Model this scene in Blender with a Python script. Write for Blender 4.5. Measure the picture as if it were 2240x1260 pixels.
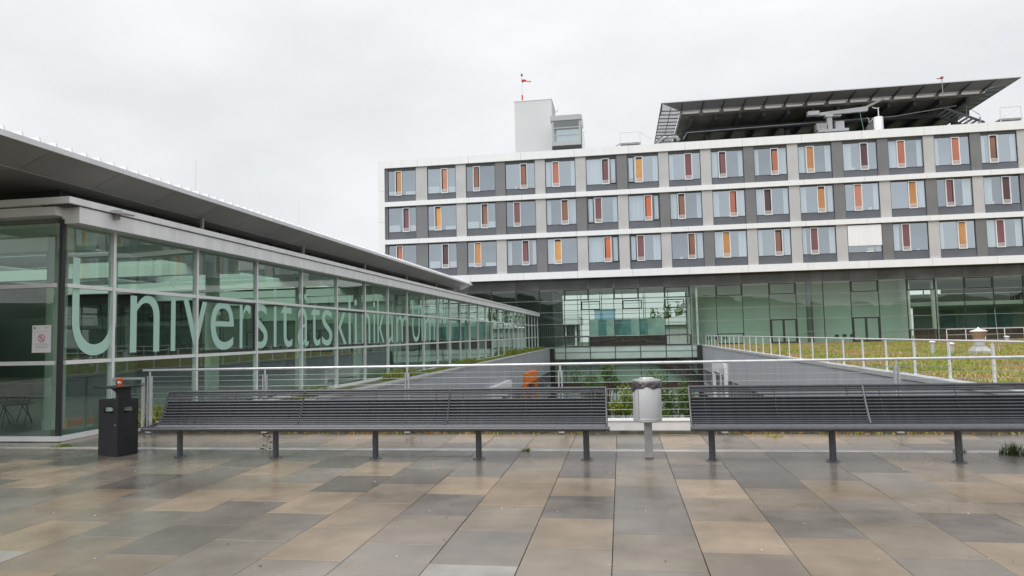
import bpy, bmesh, math, random
from mathutils import Vector, Matrix
random.seed(7)
R = math.radians
for o in list(bpy.data.objects):
    bpy.data.objects.remove(o)
S = bpy.context.scene
C = S.collection

# ------------------------------------------------------------------ camera
H = 1.7
cam = bpy.data.cameras.new("camera")
camo = bpy.data.objects.new("camera", cam)
C.objects.link(camo)
YAW, PITCH, ROLL = R(8.92), R(3.96), R(-1.26)
fw = Vector((-math.sin(YAW) * math.cos(PITCH), math.cos(YAW) * math.cos(PITCH), math.sin(PITCH)))
rt = Vector((math.cos(YAW), math.sin(YAW), 0))
up = rt.cross(fw)
r2 = rt * math.cos(ROLL) + up * math.sin(ROLL)
u2 = -rt * math.sin(ROLL) + up * math.cos(ROLL)
M = Matrix((r2, u2, -fw)).transposed().to_4x4()
M.translation = (0, 0, H)
camo.matrix_world = M
cam.sensor_width = 36
cam.lens = 36 * 1498 / 2240
cam.clip_start, cam.clip_end = 0.1, 3000
S.camera = camo

# ------------------------------------------------------------------ overcast sky, soft sun, exposure
W = bpy.data.worlds.new("World")
S.world = W
W.use_nodes = True
nt = W.node_tree
nt.nodes.clear()
def N(t, **k):
    n = nt.nodes.new(t)
    for a, b in k.items():
        setattr(n, a, b)
    return n
out = N('ShaderNodeOutputWorld')
bg = N('ShaderNodeBackground')
bg.inputs['Strength'].default_value = 0.1
sky = N('ShaderNodeTexSky', sky_type='NISHITA', sun_disc=False)
sky.sun_elevation, sky.sun_rotation = R(48), R(215)
tc = N('ShaderNodeTexCoord')
mp = N('ShaderNodeMapping')
mp.inputs['Scale'].default_value = (1.0, 1.0, 2.2)
nz = N('ShaderNodeTexNoise')
nz.inputs['Scale'].default_value = 2.1
nz.inputs['Detail'].default_value = 5
nz.inputs['Roughness'].default_value = 0.55
rp = N('ShaderNodeValToRGB')
rp.color_ramp.elements[0].position, rp.color_ramp.elements[0].color = 0.3, (0.875, 0.885, 0.905, 1)
rp.color_ramp.elements[1].position, rp.color_ramp.elements[1].color = 0.72, (1.11, 1.115, 1.12, 1)
sx = N('ShaderNodeSeparateXYZ')
mr = N('ShaderNodeMapRange')            # overcast law: brighter towards the zenith
mr.inputs['From Min'].default_value, mr.inputs['From Max'].default_value = 0.3, 1.0
mr.inputs['To Min'].default_value, mr.inputs['To Max'].default_value = 5.8, 10.2
ml = N('ShaderNodeVectorMath', operation='SCALE')
mx = N('ShaderNodeMix', data_type='RGBA')
mx.inputs['Factor'].default_value = 0.93
L = nt.links.new
L(tc.outputs['Generated'], mp.inputs['Vector']); L(mp.outputs['Vector'], nz.inputs['Vector'])
L(nz.outputs['Fac'], rp.inputs['Fac']); L(tc.outputs['Generated'], sx.inputs[0])
L(sx.outputs['Z'], mr.inputs['Value']); L(rp.outputs['Color'], ml.inputs[0]); L(mr.outputs['Result'], ml.inputs['Scale'])
L(sky.outputs['Color'], mx.inputs[6]); L(ml.outputs['Vector'], mx.inputs[7])
L(mx.outputs[2], bg.inputs['Color']); L(bg.outputs['Background'], out.inputs['Surface'])
sun = bpy.data.lights.new("sun", 'SUN')
sun.energy, sun.angle, sun.color = 1.5, R(50), (1, 0.985, 0.965)
suno = bpy.data.objects.new("sun", sun)
C.objects.link(suno)
sd = Vector((math.sin(R(215)) * math.cos(R(48)), math.cos(R(215)) * math.cos(R(48)), math.sin(R(48))))
suno.rotation_euler = sd.to_track_quat('Z', 'Y').to_euler()
suno.location = (0, -20, 60)
S.view_settings.view_transform = 'Standard'
S.view_settings.look = 'None'
S.view_settings.exposure = 0.62
S.view_settings.gamma = 1
S.view_settings.use_curve_mapping = False
S.render.engine = 'CYCLES'
S.cycles.max_bounces = 8
S.cycles.transparent_max_bounces = 24
S.cycles.glossy_bounces = 4
S.cycles.caustics_reflective = False
S.cycles.sample_clamp_indirect = 4

# ------------------------------------------------------------------ materials
def mat(name, col, rough=0.6, metal=0.0, var=0.0, vscale=2.0, bump=0.0, bscale=40.0, spec=0.5, rvar=0.0, stretch=None, objrand=0.0, col2=None, seed=0.0):
    m = bpy.data.materials.new(name)
    m.use_nodes = True
    t = m.node_tree
    b = t.nodes['Principled BSDF']
    b.inputs['Base Color'].default_value = (*col, 1)
    b.inputs['Roughness'].default_value = rough
    b.inputs['Metallic'].default_value = metal
    b.inputs['Specular IOR Level'].default_value = spec
    co = t.nodes.new('ShaderNodeTexCoord')
    vec = co.outputs['Object']
    if stretch:
        mpn = t.nodes.new('ShaderNodeMapping')
        mpn.inputs['Scale'].default_value = stretch
        t.links.new(vec, mpn.inputs['Vector']); vec = mpn.outputs['Vector']
    if objrand:
        oi = t.nodes.new('ShaderNodeObjectInfo')
        ad = t.nodes.new('ShaderNodeVectorMath'); ad.operation = 'ADD'
        sc = t.nodes.new('ShaderNodeVectorMath'); sc.operation = 'SCALE'
        cb = t.nodes.new('ShaderNodeCombineXYZ')
        for i in range(3):
            t.links.new(oi.outputs['Random'], cb.inputs[i])
        t.links.new(cb.outputs[0], sc.inputs[0]); sc.inputs['Scale'].default_value = 57.0
        t.links.new(vec, ad.inputs[0]); t.links.new(sc.outputs[0], ad.inputs[1])
        vec = ad.outputs[0]
    if var or col2 or rvar:
        n = t.nodes.new('ShaderNodeTexNoise')
        n.inputs['Scale'].default_value = vscale; n.inputs['Detail'].default_value = 6
        t.links.new(vec, n.inputs['Vector'])
    if var or col2:
        rr = t.nodes.new('ShaderNodeValToRGB')
        c2 = col2 if col2 else tuple(c * (1 + var) for c in col)
        c1 = col if col2 else tuple(c * (1 - var) for c in col)
        rr.color_ramp.elements[0].position, rr.color_ramp.elements[0].color = 0.33, (*c1, 1)
        rr.color_ramp.elements[1].position, rr.color_ramp.elements[1].color = 0.67, (*c2, 1)
        t.links.new(n.outputs['Fac'], rr.inputs['Fac'])
        t.links.new(rr.outputs['Color'], b.inputs['Base Color'])
    if rvar:
        mm = t.nodes.new('ShaderNodeMapRange')
        mm.inputs['From Min'].default_value, mm.inputs['From Max'].default_value = 0.3, 0.7
        mm.inputs['To Min'].default_value, mm.inputs['To Max'].default_value = rough - rvar, rough + rvar
        t.links.new(n.outputs['Fac'], mm.inputs['Value'])
        t.links.new(mm.outputs['Result'], b.inputs['Roughness'])
    if bump:
        n2 = t.nodes.new('ShaderNodeTexNoise')
        n2.inputs['Scale'].default_value = bscale; n2.inputs['Detail'].default_value = 4
        t.links.new(vec, n2.inputs['Vector'])
        bp = t.nodes.new('ShaderNodeBump'); bp.inputs['Strength'].default_value = bump
        bp.inputs['Distance'].default_value = 0.02
        t.links.new(n2.outputs['Fac'], bp.inputs['Height']); t.links.new(bp.outputs['Normal'], b.inputs['Normal'])
    return m

def glass(name, tint, refl=(1, 1, 1), base=0.0, gain=1.7, wave=0.03, wscale=0.45):
    m = bpy.data.materials.new(name)
    m.use_nodes = True
    t = m.node_tree
    t.nodes.clear()
    o = t.nodes.new('ShaderNodeOutputMaterial')
    tr = t.nodes.new('ShaderNodeBsdfTransparent'); tr.inputs['Color'].default_value = (*tint, 1)
    gl = t.nodes.new('ShaderNodeBsdfGlossy'); gl.inputs['Roughness'].default_value = 0.0
    gl.inputs['Color'].default_value = (*refl, 1)
    fr = t.nodes.new('ShaderNodeFresnel'); fr.inputs['IOR'].default_value = 1.5
    ge = t.nodes.new('ShaderNodeNewGeometry')
    ma = t.nodes.new('ShaderNodeMath'); ma.operation = 'MULTIPLY_ADD'; ma.use_clamp = True
    ma.inputs[1].default_value = gain; ma.inputs[2].default_value = base
    mb = t.nodes.new('ShaderNodeMath'); mb.operation = 'SUBTRACT'; mb.inputs[0].default_value = 1
    mc = t.nodes.new('ShaderNodeMath'); mc.operation = 'MULTIPLY'
    mi = t.nodes.new('ShaderNodeMixShader')
    t.links.new(fr.outputs[0], ma.inputs[0]); t.links.new(ge.outputs['Backfacing'], mb.inputs[1])
    t.links.new(ma.outputs[0], mc.inputs[0]); t.links.new(mb.outputs[0], mc.inputs[1])
    t.links.new(mc.outputs[0], mi.inputs[0]); t.links.new(tr.outputs[0], mi.inputs[1]); t.links.new(gl.outputs[0], mi.inputs[2])
    t.links.new(mi.outputs[0], o.inputs['Surface'])
    if wave:
        co = t.nodes.new('ShaderNodeTexCoord'); oi = t.nodes.new('ShaderNodeObjectInfo')
        ad = t.nodes.new('ShaderNodeVectorMath'); ad.operation = 'ADD'
        cb = t.nodes.new('ShaderNodeCombineXYZ')
        mu = t.nodes.new('ShaderNodeMath'); mu.operation = 'MULTIPLY'; mu.inputs[1].default_value = 91
        t.links.new(oi.outputs['Random'], mu.inputs[0])
        for i in range(3):
            t.links.new(mu.outputs[0], cb.inputs[i])
        t.links.new(co.outputs['Object'], ad.inputs[0]); t.links.new(cb.outputs[0], ad.inputs[1])
        n2 = t.nodes.new('ShaderNodeTexNoise'); n2.inputs['Scale'].default_value = wscale; n2.inputs['Detail'].default_value = 1
        t.links.new(ad.outputs[0], n2.inputs['Vector'])
        bp = t.nodes.new('ShaderNodeBump'); bp.inputs['Strength'].default_value = 1.0
        bp.inputs['Distance'].default_value = wave
        t.links.new(n2.outputs['Fac'], bp.inputs['Height'])
        t.links.new(bp.outputs['Normal'], gl.inputs['Normal'])
    return m

MT = {}
def paving(name, col):
    m = mat(name, col, rough=0.17, var=0.10, vscale=2.6, bump=0.05, bscale=160, rvar=0.10, objrand=1, spec=0.46)
    t = m.node_tree
    b = t.nodes['Principled BSDF']
    # fine aggregate speckle on top of the broad damp patches
    src = b.inputs['Base Color'].links[0].from_socket
    n = t.nodes.new('ShaderNodeTexNoise'); n.inputs['Scale'].default_value = 220; n.inputs['Detail'].default_value = 3
    co = t.nodes.new('ShaderNodeTexCoord'); t.links.new(co.outputs['Object'], n.inputs['Vector'])
    mr_ = t.nodes.new('ShaderNodeMapRange'); mr_.inputs['From Min'].default_value = 0.3; mr_.inputs['From Max'].default_value = 0.7
    mr_.inputs['To Min'].default_value = 0.72; mr_.inputs['To Max'].default_value = 1.25
    t.links.new(n.outputs['Fac'], mr_.inputs['Value'])
    v = t.nodes.new('ShaderNodeVectorMath'); v.operation = 'SCALE'
    t.links.new(src, v.inputs[0]); t.links.new(mr_.outputs['Result'], v.inputs['Scale'])
    # broad damp stains that run across the joints, and slab to slab variation
    ge = t.nodes.new('ShaderNodeNewGeometry'); n3 = t.nodes.new('ShaderNodeTexNoise')
    n3.inputs['Scale'].default_value = 0.75; n3.inputs['Detail'].default_value = 7; n3.inputs['Roughness'].default_value = 0.62
    t.links.new(ge.outputs['Position'], n3.inputs['Vector'])
    m3 = t.nodes.new('ShaderNodeMapRange'); m3.inputs['From Min'].default_value = 0.35; m3.inputs['From Max'].default_value = 0.65
    m3.inputs['To Min'].default_value = 0.74; m3.inputs['To Max'].default_value = 1.12
    t.links.new(n3.outputs['Fac'], m3.inputs['Value'])
    oi = t.nodes.new('ShaderNodeObjectInfo'); m4 = t.nodes.new('ShaderNodeMapRange')
    m4.inputs['To Min'].default_value = 0.88; m4.inputs['To Max'].default_value = 1.12
    t.links.new(oi.outputs['Random'], m4.inputs['Value'])
    mm = t.nodes.new('ShaderNodeMath'); mm.operation = 'MULTIPLY'
    t.links.new(m3.outputs['Result'], mm.inputs[0]); t.links.new(m4.outputs['Result'], mm.inputs[1])
    v2 = t.nodes.new('ShaderNodeVectorMath'); v2.operation = 'SCALE'
    t.links.new(v.outputs[0], v2.inputs[0]); t.links.new(mm.outputs[0], v2.inputs['Scale'])
    t.links.new(v2.outputs[0], b.inputs['Base Color'])
    # gloss follows the same water film
    m5 = t.nodes.new('ShaderNodeMapRange'); m5.inputs['From Min'].default_value = 0.35; m5.inputs['From Max'].default_value = 0.65
    m5.inputs['To Min'].default_value = 0.09; m5.inputs['To Max'].default_value = 0.30
    t.links.new(n3.outputs['Fac'], m5.inputs['Value']); t.links.new(m5.outputs['Result'], b.inputs['Roughness'])
    return m
MT['tan'] = paving('wet tan slab', (0.262, 0.204, 0.145))
MT['warm'] = paving('wet warm grey slab', (0.215, 0.178, 0.137))
MT['grey'] = paving('wet grey slab', (0.187, 0.165, 0.139))
MT['dark'] = paving('wet dark slab', (0.147, 0.129, 0.111))
MT['light'] = paving('pale slab', (0.28, 0.262, 0.235))
MT['bed'] = mat('dark joint bed', (0.075, 0.065, 0.053), 0.8, bump=0.3, bscale=80)
MT['concrete'] = mat('pale concrete', (0.42, 0.41, 0.39), 0.6, var=0.2, vscale=4, bump=0.2, bscale=60)
MT['kerbwhite'] = mat('white kerb metal', (0.66, 0.65, 0.64), 0.35, var=0.06, vscale=5)
MT['moss'] = mat('mossy gravel', (0.06, 0.055, 0.035), 0.9, col2=(0.13, 0.12, 0.09), vscale=9, bump=0.7, bscale=60)
MT['steel'] = mat('galvanised steel', (0.62, 0.64, 0.66), 0.32, 0.55, var=0.08, vscale=12)
MT['whitesteel'] = mat('pale painted steel', (0.7, 0.7, 0.72), 0.4, 0.15, var=0.06, vscale=8)
MT['cable'] = mat('wire rope', (0.55, 0.56, 0.57), 0.3, 0.8)
MT['seat'] = mat('wet bench seat', (0.15, 0.153, 0.165), 0.22, spec=.7)
MT['bench'] = mat('anthracite bench paint', (0.05, 0.053, 0.062), 0.22, 0.0, var=0.15, vscale=15, spec=0.6, rvar=0.05)
MT['benchdk'] = mat('dark bench back sheet', (0.04, 0.042, 0.05), 0.5, spec=0.3)
MT['binblack'] = mat('black bin plastic', (0.017, 0.018, 0.021), 0.5, var=0.35, vscale=7, spec=0.3, rvar=0.1)
MT['drum'] = mat('silver bin drum', (0.50, 0.51, 0.53), 0.38, 0.35, var=0.05, vscale=6, stretch=(1, 1, .3))
MT['post'] = mat('grey steel post', (0.30, 0.30, 0.30), 0.42, 0.4, var=0.15, vscale=5)
MT['bag'] = mat('black bin bag', (0.05, 0.045, 0.045), 0.18, spec=0.8, bump=0.8, bscale=22)
MT['cuporange'] = mat('orange cup', (0.75, 0.13, 0.03), 0.45)
MT['paper'] = mat('white paper', (0.8, 0.8, 0.79), 0.6)
MT['red'] = mat('sign red', (0.6, 0.05, 0.07), 0.5)
MT['ink'] = mat('print ink', (0.05, 0.05, 0.06), 0.6)
MT['faint'] = mat('faint print', (0.45, 0.45, 0.46), 0.6)
MT['alu'] = mat('silver cladding', (0.77, 0.78, 0.79), 0.4, 0.0, var=0.07, vscale=1.4, objrand=1, stretch=(1, 2.2, .3))
MT['mull'] = mat('light mullion aluminium', (0.72, 0.745, 0.74), 0.38, 0.0, var=0.05, vscale=3)
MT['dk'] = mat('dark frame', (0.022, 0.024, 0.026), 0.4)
MT['soffit'] = mat('grey metal soffit', (0.325, 0.325, 0.31), 0.45, 0.2, var=0.12, vscale=0.5, objrand=1)
MT['roofedge'] = mat('zinc roof edge', (0.74, 0.75, 0.78), 0.35, 0.0, var=0.08, vscale=1.5)
MT['cler'] = mat('charcoal clerestory', (0.035, 0.037, 0.04), 0.3, 0.0)
MT['mint'] = mat('mint vinyl letters', (0.40, 0.62, 0.53), 0.5)
MT['gwing'] = glass('green wing glass', (0.85, 0.955, 0.90), (.93, 1, .96), base=.05, gain=1.6, wave=0.006)
def vary(m, lo, hi):
    t = m.node_tree
    ma = [n for n in t.nodes if n.type == 'MATH' and n.operation == 'MULTIPLY_ADD'][0]
    oi = t.nodes.new('ShaderNodeObjectInfo'); mr_ = t.nodes.new('ShaderNodeMapRange')
    mr_.inputs['To Min'].default_value = lo; mr_.inputs['To Max'].default_value = hi
    t.links.new(oi.outputs['Random'], mr_.inputs['Value']); t.links.new(mr_.outputs['Result'], ma.inputs[2])
MT['gmain'] = glass('green hall glass', (0.915, 0.962, 0.938), (0.92, 1, 0.96), base=0.02, gain=1.7, wave=0.012, wscale=0.35)
MT['gwin'] = glass('coated window glass', (0.90, 0.93, 0.95), (0.84, 0.93, 1.0), base=0.40, gain=1.0, wave=0.01, wscale=0.3)
vary(MT['gwin'], .33, .50)
vary(MT['gwing'], .02, .055)
MT['white'] = mat('white facade panel', (0.80, 0.81, 0.825), 0.35, var=0.028, vscale=0.9, objrand=1, stretch=(2.2, 1, .22))
MT['pierL'] = mat('light grey pier', (0.475, 0.470, 0.472), 0.55, var=0.06, vscale=0.5, objrand=1)
MT['pierD'] = mat('dark grey pier', (0.175, 0.175, 0.183), 0.5, var=0.08, vscale=0.5, objrand=1)
MT['sprl'] = mat('slate spandrel', (0.115, 0.125, 0.143), 0.3, var=0.12, vscale=0.4, objrand=1)
MT['room'] = mat('dim room lining', (0.27, 0.295, 0.33), 0.8, var=0.25, vscale=0.35)
MT['curtain'] = mat('pale curtain', (0.88, 0.91, 0.91), 0.8, var=0.08, vscale=2.0, stretch=(5, 1, .15))
MT['desk'] = mat('white desk', (0.85, 0.86, 0.84), 0.5)
for k, c in dict(O=(0.50, 0.245, 0.10), Y=(0.60, 0.31, 0.10), R=(0.44, 0.17, 0.11), B=(0.25, 0.125, 0.085), P=(0.20, 0.085, 0.095), D=(0.10, 0.05, 0.062), V=(0.60, 0.17, 0.08), S=(0.50, 0.22, 0.15)).items():
    MT['v' + k] = mat('vent colour ' + k, c, 0.45, var=0.14, vscale=0.8, objrand=1, stretch=(.6, 1, .5))
MT['fascia'] = mat('dark fascia panel', (0.11, 0.114, 0.114), 0.28, 0.25, var=0.3, vscale=0.45, objrand=1)
MT['hallwall'] = mat('green tinted hall wall', (0.37, 0.475, 0.40), 0.7, var=0.06, vscale=0.3)
MT['innerwall'] = mat('pale inner wall', (0.60, 0.66, 0.61), 0.7, var=0.05, vscale=0.3)
MT['floor'] = mat('hall floor', (0.36, 0.36, 0.34), 0.35, var=0.12, vscale=0.5)
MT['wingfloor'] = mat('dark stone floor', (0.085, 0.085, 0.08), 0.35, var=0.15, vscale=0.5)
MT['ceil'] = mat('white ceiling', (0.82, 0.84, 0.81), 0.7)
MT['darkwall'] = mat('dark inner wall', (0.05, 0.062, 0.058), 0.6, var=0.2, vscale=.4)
MT['col'] = mat('concrete column', (0.45, 0.48, 0.43), 0.6, var=0.08, vscale=1.5)
MT['coldk'] = mat('dark column', (0.10, 0.11, 0.105), 0.5)
MT['brown'] = mat('brown parapet boards', (0.055, 0.034, 0.03), 0.45, var=0.3, vscale=1.5)
MT['tealA'] = mat('teal screen', (0.11, 0.27, 0.265), 0.35, var=0.35, vscale=0.8, objrand=1)
MT['tealB'] = mat('pale screen', (0.33, 0.47, 0.42), 0.35, var=0.2, vscale=0.8, objrand=1)
MT['bluish'] = mat('blue cladding', (0.36, 0.54, 0.72), 0.5)
MT['spandG'] = mat('pale green spandrel', (0.36, 0.46, 0.41), 0.25, var=0.1, vscale=0.5, objrand=1)
MT['clad'] = mat('blue grey cladding', (0.37, 0.395, 0.43), 0.5, 0.1, var=0.09, vscale=0.9, objrand=1, stretch=(1, 1.6, .3))
MT['capg'] = mat('zinc wall cap', (0.40, 0.42, 0.42), 0.5, 0.1, var=0.12, vscale=2)
MT['orange'] = mat('orange portal', (0.85, 0.22, 0.03), 0.45, var=0.05)
MT['portalw'] = mat('white portal', (0.7, 0.71, 0.73), 0.5)
MT['sedumsoil'] = mat('sedum mat', (0.16, 0.16, 0.04), 0.95, col2=(0.25, 0.13, 0.055), vscale=0.5, bump=1.0, bscale=8)
def leafm(n, a, b, sc=1.5):
    m = mat(n, a, 0.6, col2=b, vscale=sc, spec=0.3)
    return m
MT['lg1'] = leafm('yellow green blades', (0.24, 0.29, 0.035), (0.33, 0.34, 0.06))
MT['lg2'] = leafm('fresh green blades', (0.14, 0.25, 0.03), (0.22, 0.30, 0.045))
MT['lg3'] = leafm('dry ochre blades', (0.38, 0.30, 0.11), (0.46, 0.38, 0.17))
MT['lg4'] = leafm('rust sedum', (0.36, 0.12, 0.05), (0.40, 0.20, 0.09))
MT['leafd'] = leafm('dark leaves', (0.045, 0.095, 0.022), (0.09, 0.15, 0.035))
MT['leafm'] = leafm('mid leaves', (0.06, 0.12, 0.02), (0.11, 0.18, 0.035))
MT['bark'] = mat('bark', (0.07, 0.05, 0.035), 0.9, bump=0.6, bscale=20)
MT['deck'] = mat('helideck steel', (0.16, 0.145, 0.13), 0.55, 0.2, var=0.4, vscale=0.18)
MT['beam'] = mat('dark steel beam', (0.075, 0.078, 0.088), 0.5, 0.3)
MT['craneg'] = mat('grey crane paint', (0.36, 0.37, 0.39), 0.5, var=0.1, vscale=1)
MT['cabin'] = mat('grey cabin frame', (0.40, 0.42, 0.43), 0.5)
MT['tower'] = mat('light render', (0.60, 0.61, 0.62), 0.7, var=0.02, vscale=.3)
MT['grass'] = mat('rough lawn', (0.05, 0.08, 0.02), 0.9, col2=(0.08, 0.10, 0.03), vscale=0.2)
MT['hill'] = mat('wooded slope', (0.025, 0.045, 0.02), 0.9, col2=(0.05, 0.075, 0.03), vscale=0.08)
MT['court'] = mat('courtyard gravel', (0.16, 0.15, 0.13), 0.8, var=0.3, vscale=1.5)
MT['skin'] = mat('dark silhouette cloth', (0.02, 0.022, 0.025), 0.8)
MT['groof'] = glass('added tinted rooflight', (0.72, 0.80, 0.76), gain=1.5, base=0.05, wave=0)  # glass of the rooflight added to brighten the wing
MT['liftg'] = glass('clear lift glass', (0.82, 0.86, 0.87), gain=1.6, base=0.08, wave=0)
def meshmat(n, col, alpha):
    m = bpy.data.materials.new(n); m.use_nodes = True
    t = m.node_tree; b = t.nodes['Principled BSDF']
    b.inputs['Base Color'].default_value = (*col, 1); b.inputs['Roughness'].default_value = .6
    b.inputs['Alpha'].default_value = alpha
    return m
MT['net'] = meshmat('safety net mesh', (0.5, 0.5, 0.52), 0.38)
MT['netd'] = meshmat('dense safety net', (0.21, 0.21, 0.225), 0.97)

# ------------------------------------------------------------------ mesh builders
class MB:
    def __init__(s):
        s.v, s.f, s.mi = [], [], []
    def add(s, vs, fs, mi=0):
        b = len(s.v)
        s.v += [tuple(p) for p in vs]
        s.f += [tuple(b + i for i in f) for f in fs]
        s.mi += [mi] * len(fs)
    def box(s, x0, x1, y0, y1, z0, z1, mi=0):
        s.add([(x0, y0, z0), (x1, y0, z0), (x1, y1, z0), (x0, y1, z0), (x0, y0, z1), (x1, y0, z1), (x1, y1, z1), (x0, y1, z1)],
              [(0, 3, 2, 1), (4, 5, 6, 7), (0, 1, 5, 4), (1, 2, 6, 5), (2, 3, 7, 6), (3, 0, 4, 7)], mi)
        return s
    def prism(s, pts, axis, a, b, mi=0):
        """extrude a polygon (2D pts) along axis from a to b"""
        n = len(pts)
        def P(p, t):
            return (t, p[0], p[1]) if axis == 'x' else ((p[0], t, p[1]) if axis == 'y' else (p[0], p[1], t))
        vs = [P(p, a) for p in pts] + [P(p, b) for p in pts]
        fs = [tuple(range(n - 1, -1, -1)), tuple(range(n, 2 * n))] + [(i, (i + 1) % n, n + (i + 1) % n, n + i) for i in range(n)]
        s.add(vs, fs, mi)
        return s
    def tube(s, path, r, n=8, mi=0, caps=True):
        path = [Vector(p) for p in path]
        rs = r if isinstance(r, (list, tuple)) else [r] * len(path)
        base = len(s.v)
        prev = None
        for i, p in enumerate(path):
            d = (path[min(i + 1, len(path) - 1)] - path[max(i - 1, 0)]).normalized()
            if prev is None:
                a = d.orthogonal().normalized()
            else:
                a = (prev - d * prev.dot(d)).normalized()
            prev = a
            b = d.cross(a)
            for k in range(n):
                t = 2 * math.pi * k / n
                s.v.append(tuple(p + (a * math.cos(t) + b * math.sin(t)) * rs[i]))
        for i in range(len(path) - 1):
            for k in range(n):
                s.f.append((base + i * n + k, base + i * n + (k + 1) % n, base + (i + 1) * n + (k + 1) % n, base + (i + 1) * n + k)); s.mi.append(mi)
        if caps:
            s.f.append(tuple(base + k for k in range(n - 1, -1, -1))); s.mi.append(mi)
            e = base + (len(path) - 1) * n
            s.f.append(tuple(e + k for k in range(n))); s.mi.append(mi)
        return s
    def lathe(s, prof, cx=0, cy=0, n=24, mi=0, caps=True):
        base = len(s.v)
        for r, z in prof:
            for k in range(n):
                t = 2 * math.pi * k / n
                s.v.append((cx + r * math.cos(t), cy + r * math.sin(t), z))
        for i in range(len(prof) - 1):
            for k in range(n):
                s.f.append((base + i * n + k, base + i * n + (k + 1) % n, base + (i + 1) * n + (k + 1) % n, base + (i + 1) * n + k)); s.mi.append(mi)
        if caps:
            s.f.append(tuple(base + k for k in range(n - 1, -1, -1))); s.mi.append(mi)
            e = base + (len(prof) - 1) * n
            s.f.append(tuple(e + k for k in range(n))); s.mi.append(mi)
        return s
    def mesh(s, name, mats, smooth=False):
        me = bpy.data.meshes.new(name)
        me.from_pydata(s.v, [], s.f)
        for m in (mats if isinstance(mats, (list, tuple)) else [mats]):
            me.materials.append(MT[m] if isinstance(m, str) else m)
        if any(s.mi):
            me.polygons.foreach_set('material_index', s.mi)
        if smooth:
            me.polygons.foreach_set('use_smooth', [True] * len(me.polygons))
            if smooth == 'auto':
                me.set_sharp_from_angle(angle=R(40))
        me.update()
        return me

WL = {}
def link(o, parent, loc):
    """loc is in the world; parent offset is removed so that children may be given in world coordinates"""
    C.objects.link(o)
    loc = Vector(loc)
    WL[o.name] = loc
    if parent is not None:
        o.parent = parent
        o.location = loc - WL[parent.name]
    else:
        o.location = loc
    return o
def obj(name, mb, mats=None, parent=None, loc=(0, 0, 0), smooth=False, bevel=0, center=True):
    """mb: MB in world coordinates (loc added) or a ready mesh"""
    if isinstance(mb, MB):
        if center and mb.v and tuple(loc) == (0, 0, 0):
            n = len(mb.v)
            c = Vector((sum(v[0] for v in mb.v) / n, sum(v[1] for v in mb.v) / n, min(v[2] for v in mb.v)))
            mb.v = [(v[0] - c.x, v[1] - c.y, v[2] - c.z) for v in mb.v]
            loc = c
        me = mb.mesh(name, mats, smooth)
    else:
        me = mb
    o = bpy.data.objects.new(name, me)
    link(o, parent, loc)
    if bevel:
        b = o.modifiers.new('bevel', 'BEVEL'); b.width = bevel; b.segments = 2; b.limit_method = 'ANGLE'
    return o
def bx(name, x0, x1, y0, y1, z0, z1, m, parent=None, bevel=0):
    return obj(name, MB().box(x0, x1, y0, y1, z0, z1), m, parent, bevel=bevel)
_cache = {}
def sbx(name, sx_, sy_, sz_, m, parent, x0, y0, z0):
    """box whose mesh is shared between equal sizes"""
    key = (round(sx_, 3), round(sy_, 3), round(sz_, 3), m)
    if key not in _cache:
        _cache[key] = MB().box(0, sx_, 0, sy_, 0, sz_).mesh(name, m)
    return obj(name, _cache[key], None, parent, (x0, y0, z0))
def tag(o, label=None, cat=None, group=None, kind=None):
    if label: o['label'] = label
    if cat: o['category'] = cat
    if group: o['group'] = group
    if kind: o['kind'] = kind
    return o
def thing(name, loc, label, cat, group=None, kind=None):
    o = bpy.data.objects.new(name, None)
    o.empty_display_size = 0.2
    link(o, None, loc)
    return tag(o, label, cat, group, kind)
def dup(root, loc, label, group=None):
    r = root.copy(); C.objects.link(r); WL[r.name] = Vector(loc); r.location = loc
    r['label'] = label
    if group: r['group'] = group
    for ch in list(root.children):
        c = ch.copy(); C.objects.link(c); c.parent = r; WL[c.name] = WL[ch.name] - WL[root.name] + Vector(loc)
        for g in list(ch.children):
            d = g.copy(); C.objects.link(d); d.parent = c
    return r

# ------------------------------------------------------------------ ground, podium, paving
g = tag(obj('ground', MB().box(-900, 900, -600, 900, -9.6, -9.0), 'grass'), kind='structure')
terr = tag(bx('terrace', -30, 30, -30, 12.22, -9.0, -0.04, 'bed'), kind='structure')
DY0 = 10.12
cw, rl = 0.6815, 0.9
known = {0: ['warm', 'grey', 'dark', 'warm', 'grey', 'light'], 1: ['dark', 'tan', 'warm', 'tan', 'warm', 'grey'], 2: ['dark', 'warm', 'dark', 'tan', 'warm', 'grey'],
         3: ['dark', 'tan', 'grey', 'warm', 'grey', 'tan'], 4: ['grey', 'warm', 'dark', 'tan', 'grey', 'warm'], 5: ['warm', 'tan', 'warm', 'grey', 'dark', 'tan'],
         -1: ['dark', 'tan', 'dark', 'tan', 'warm', 'grey'], -2: ['tan', 'tan', 'warm', 'grey', 'light', 'warm'], -3: ['grey', 'tan', 'dark', 'warm', 'grey', 'light'],
         -4: ['dark', 'warm', 'tan', 'tan', 'grey', 'tan'], -5: ['tan', 'dark', 'tan', 'grey', 'grey', 'light'], -6: ['grey', 'tan', 'dark', 'dark', 'warm', 'tan'],
         -7: ['tan', 'warm', 'tan', 'grey', 'warm', 'tan'], -8: ['dark', 'grey', 'warm', 'tan', 'light', 'grey'], -9: ['warm', 'dark', 'tan', 'warm', 'tan', 'grey']}
pal = ['tan', 'warm', 'grey', 'dark', 'tan', 'warm']
_slab = {}
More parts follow.
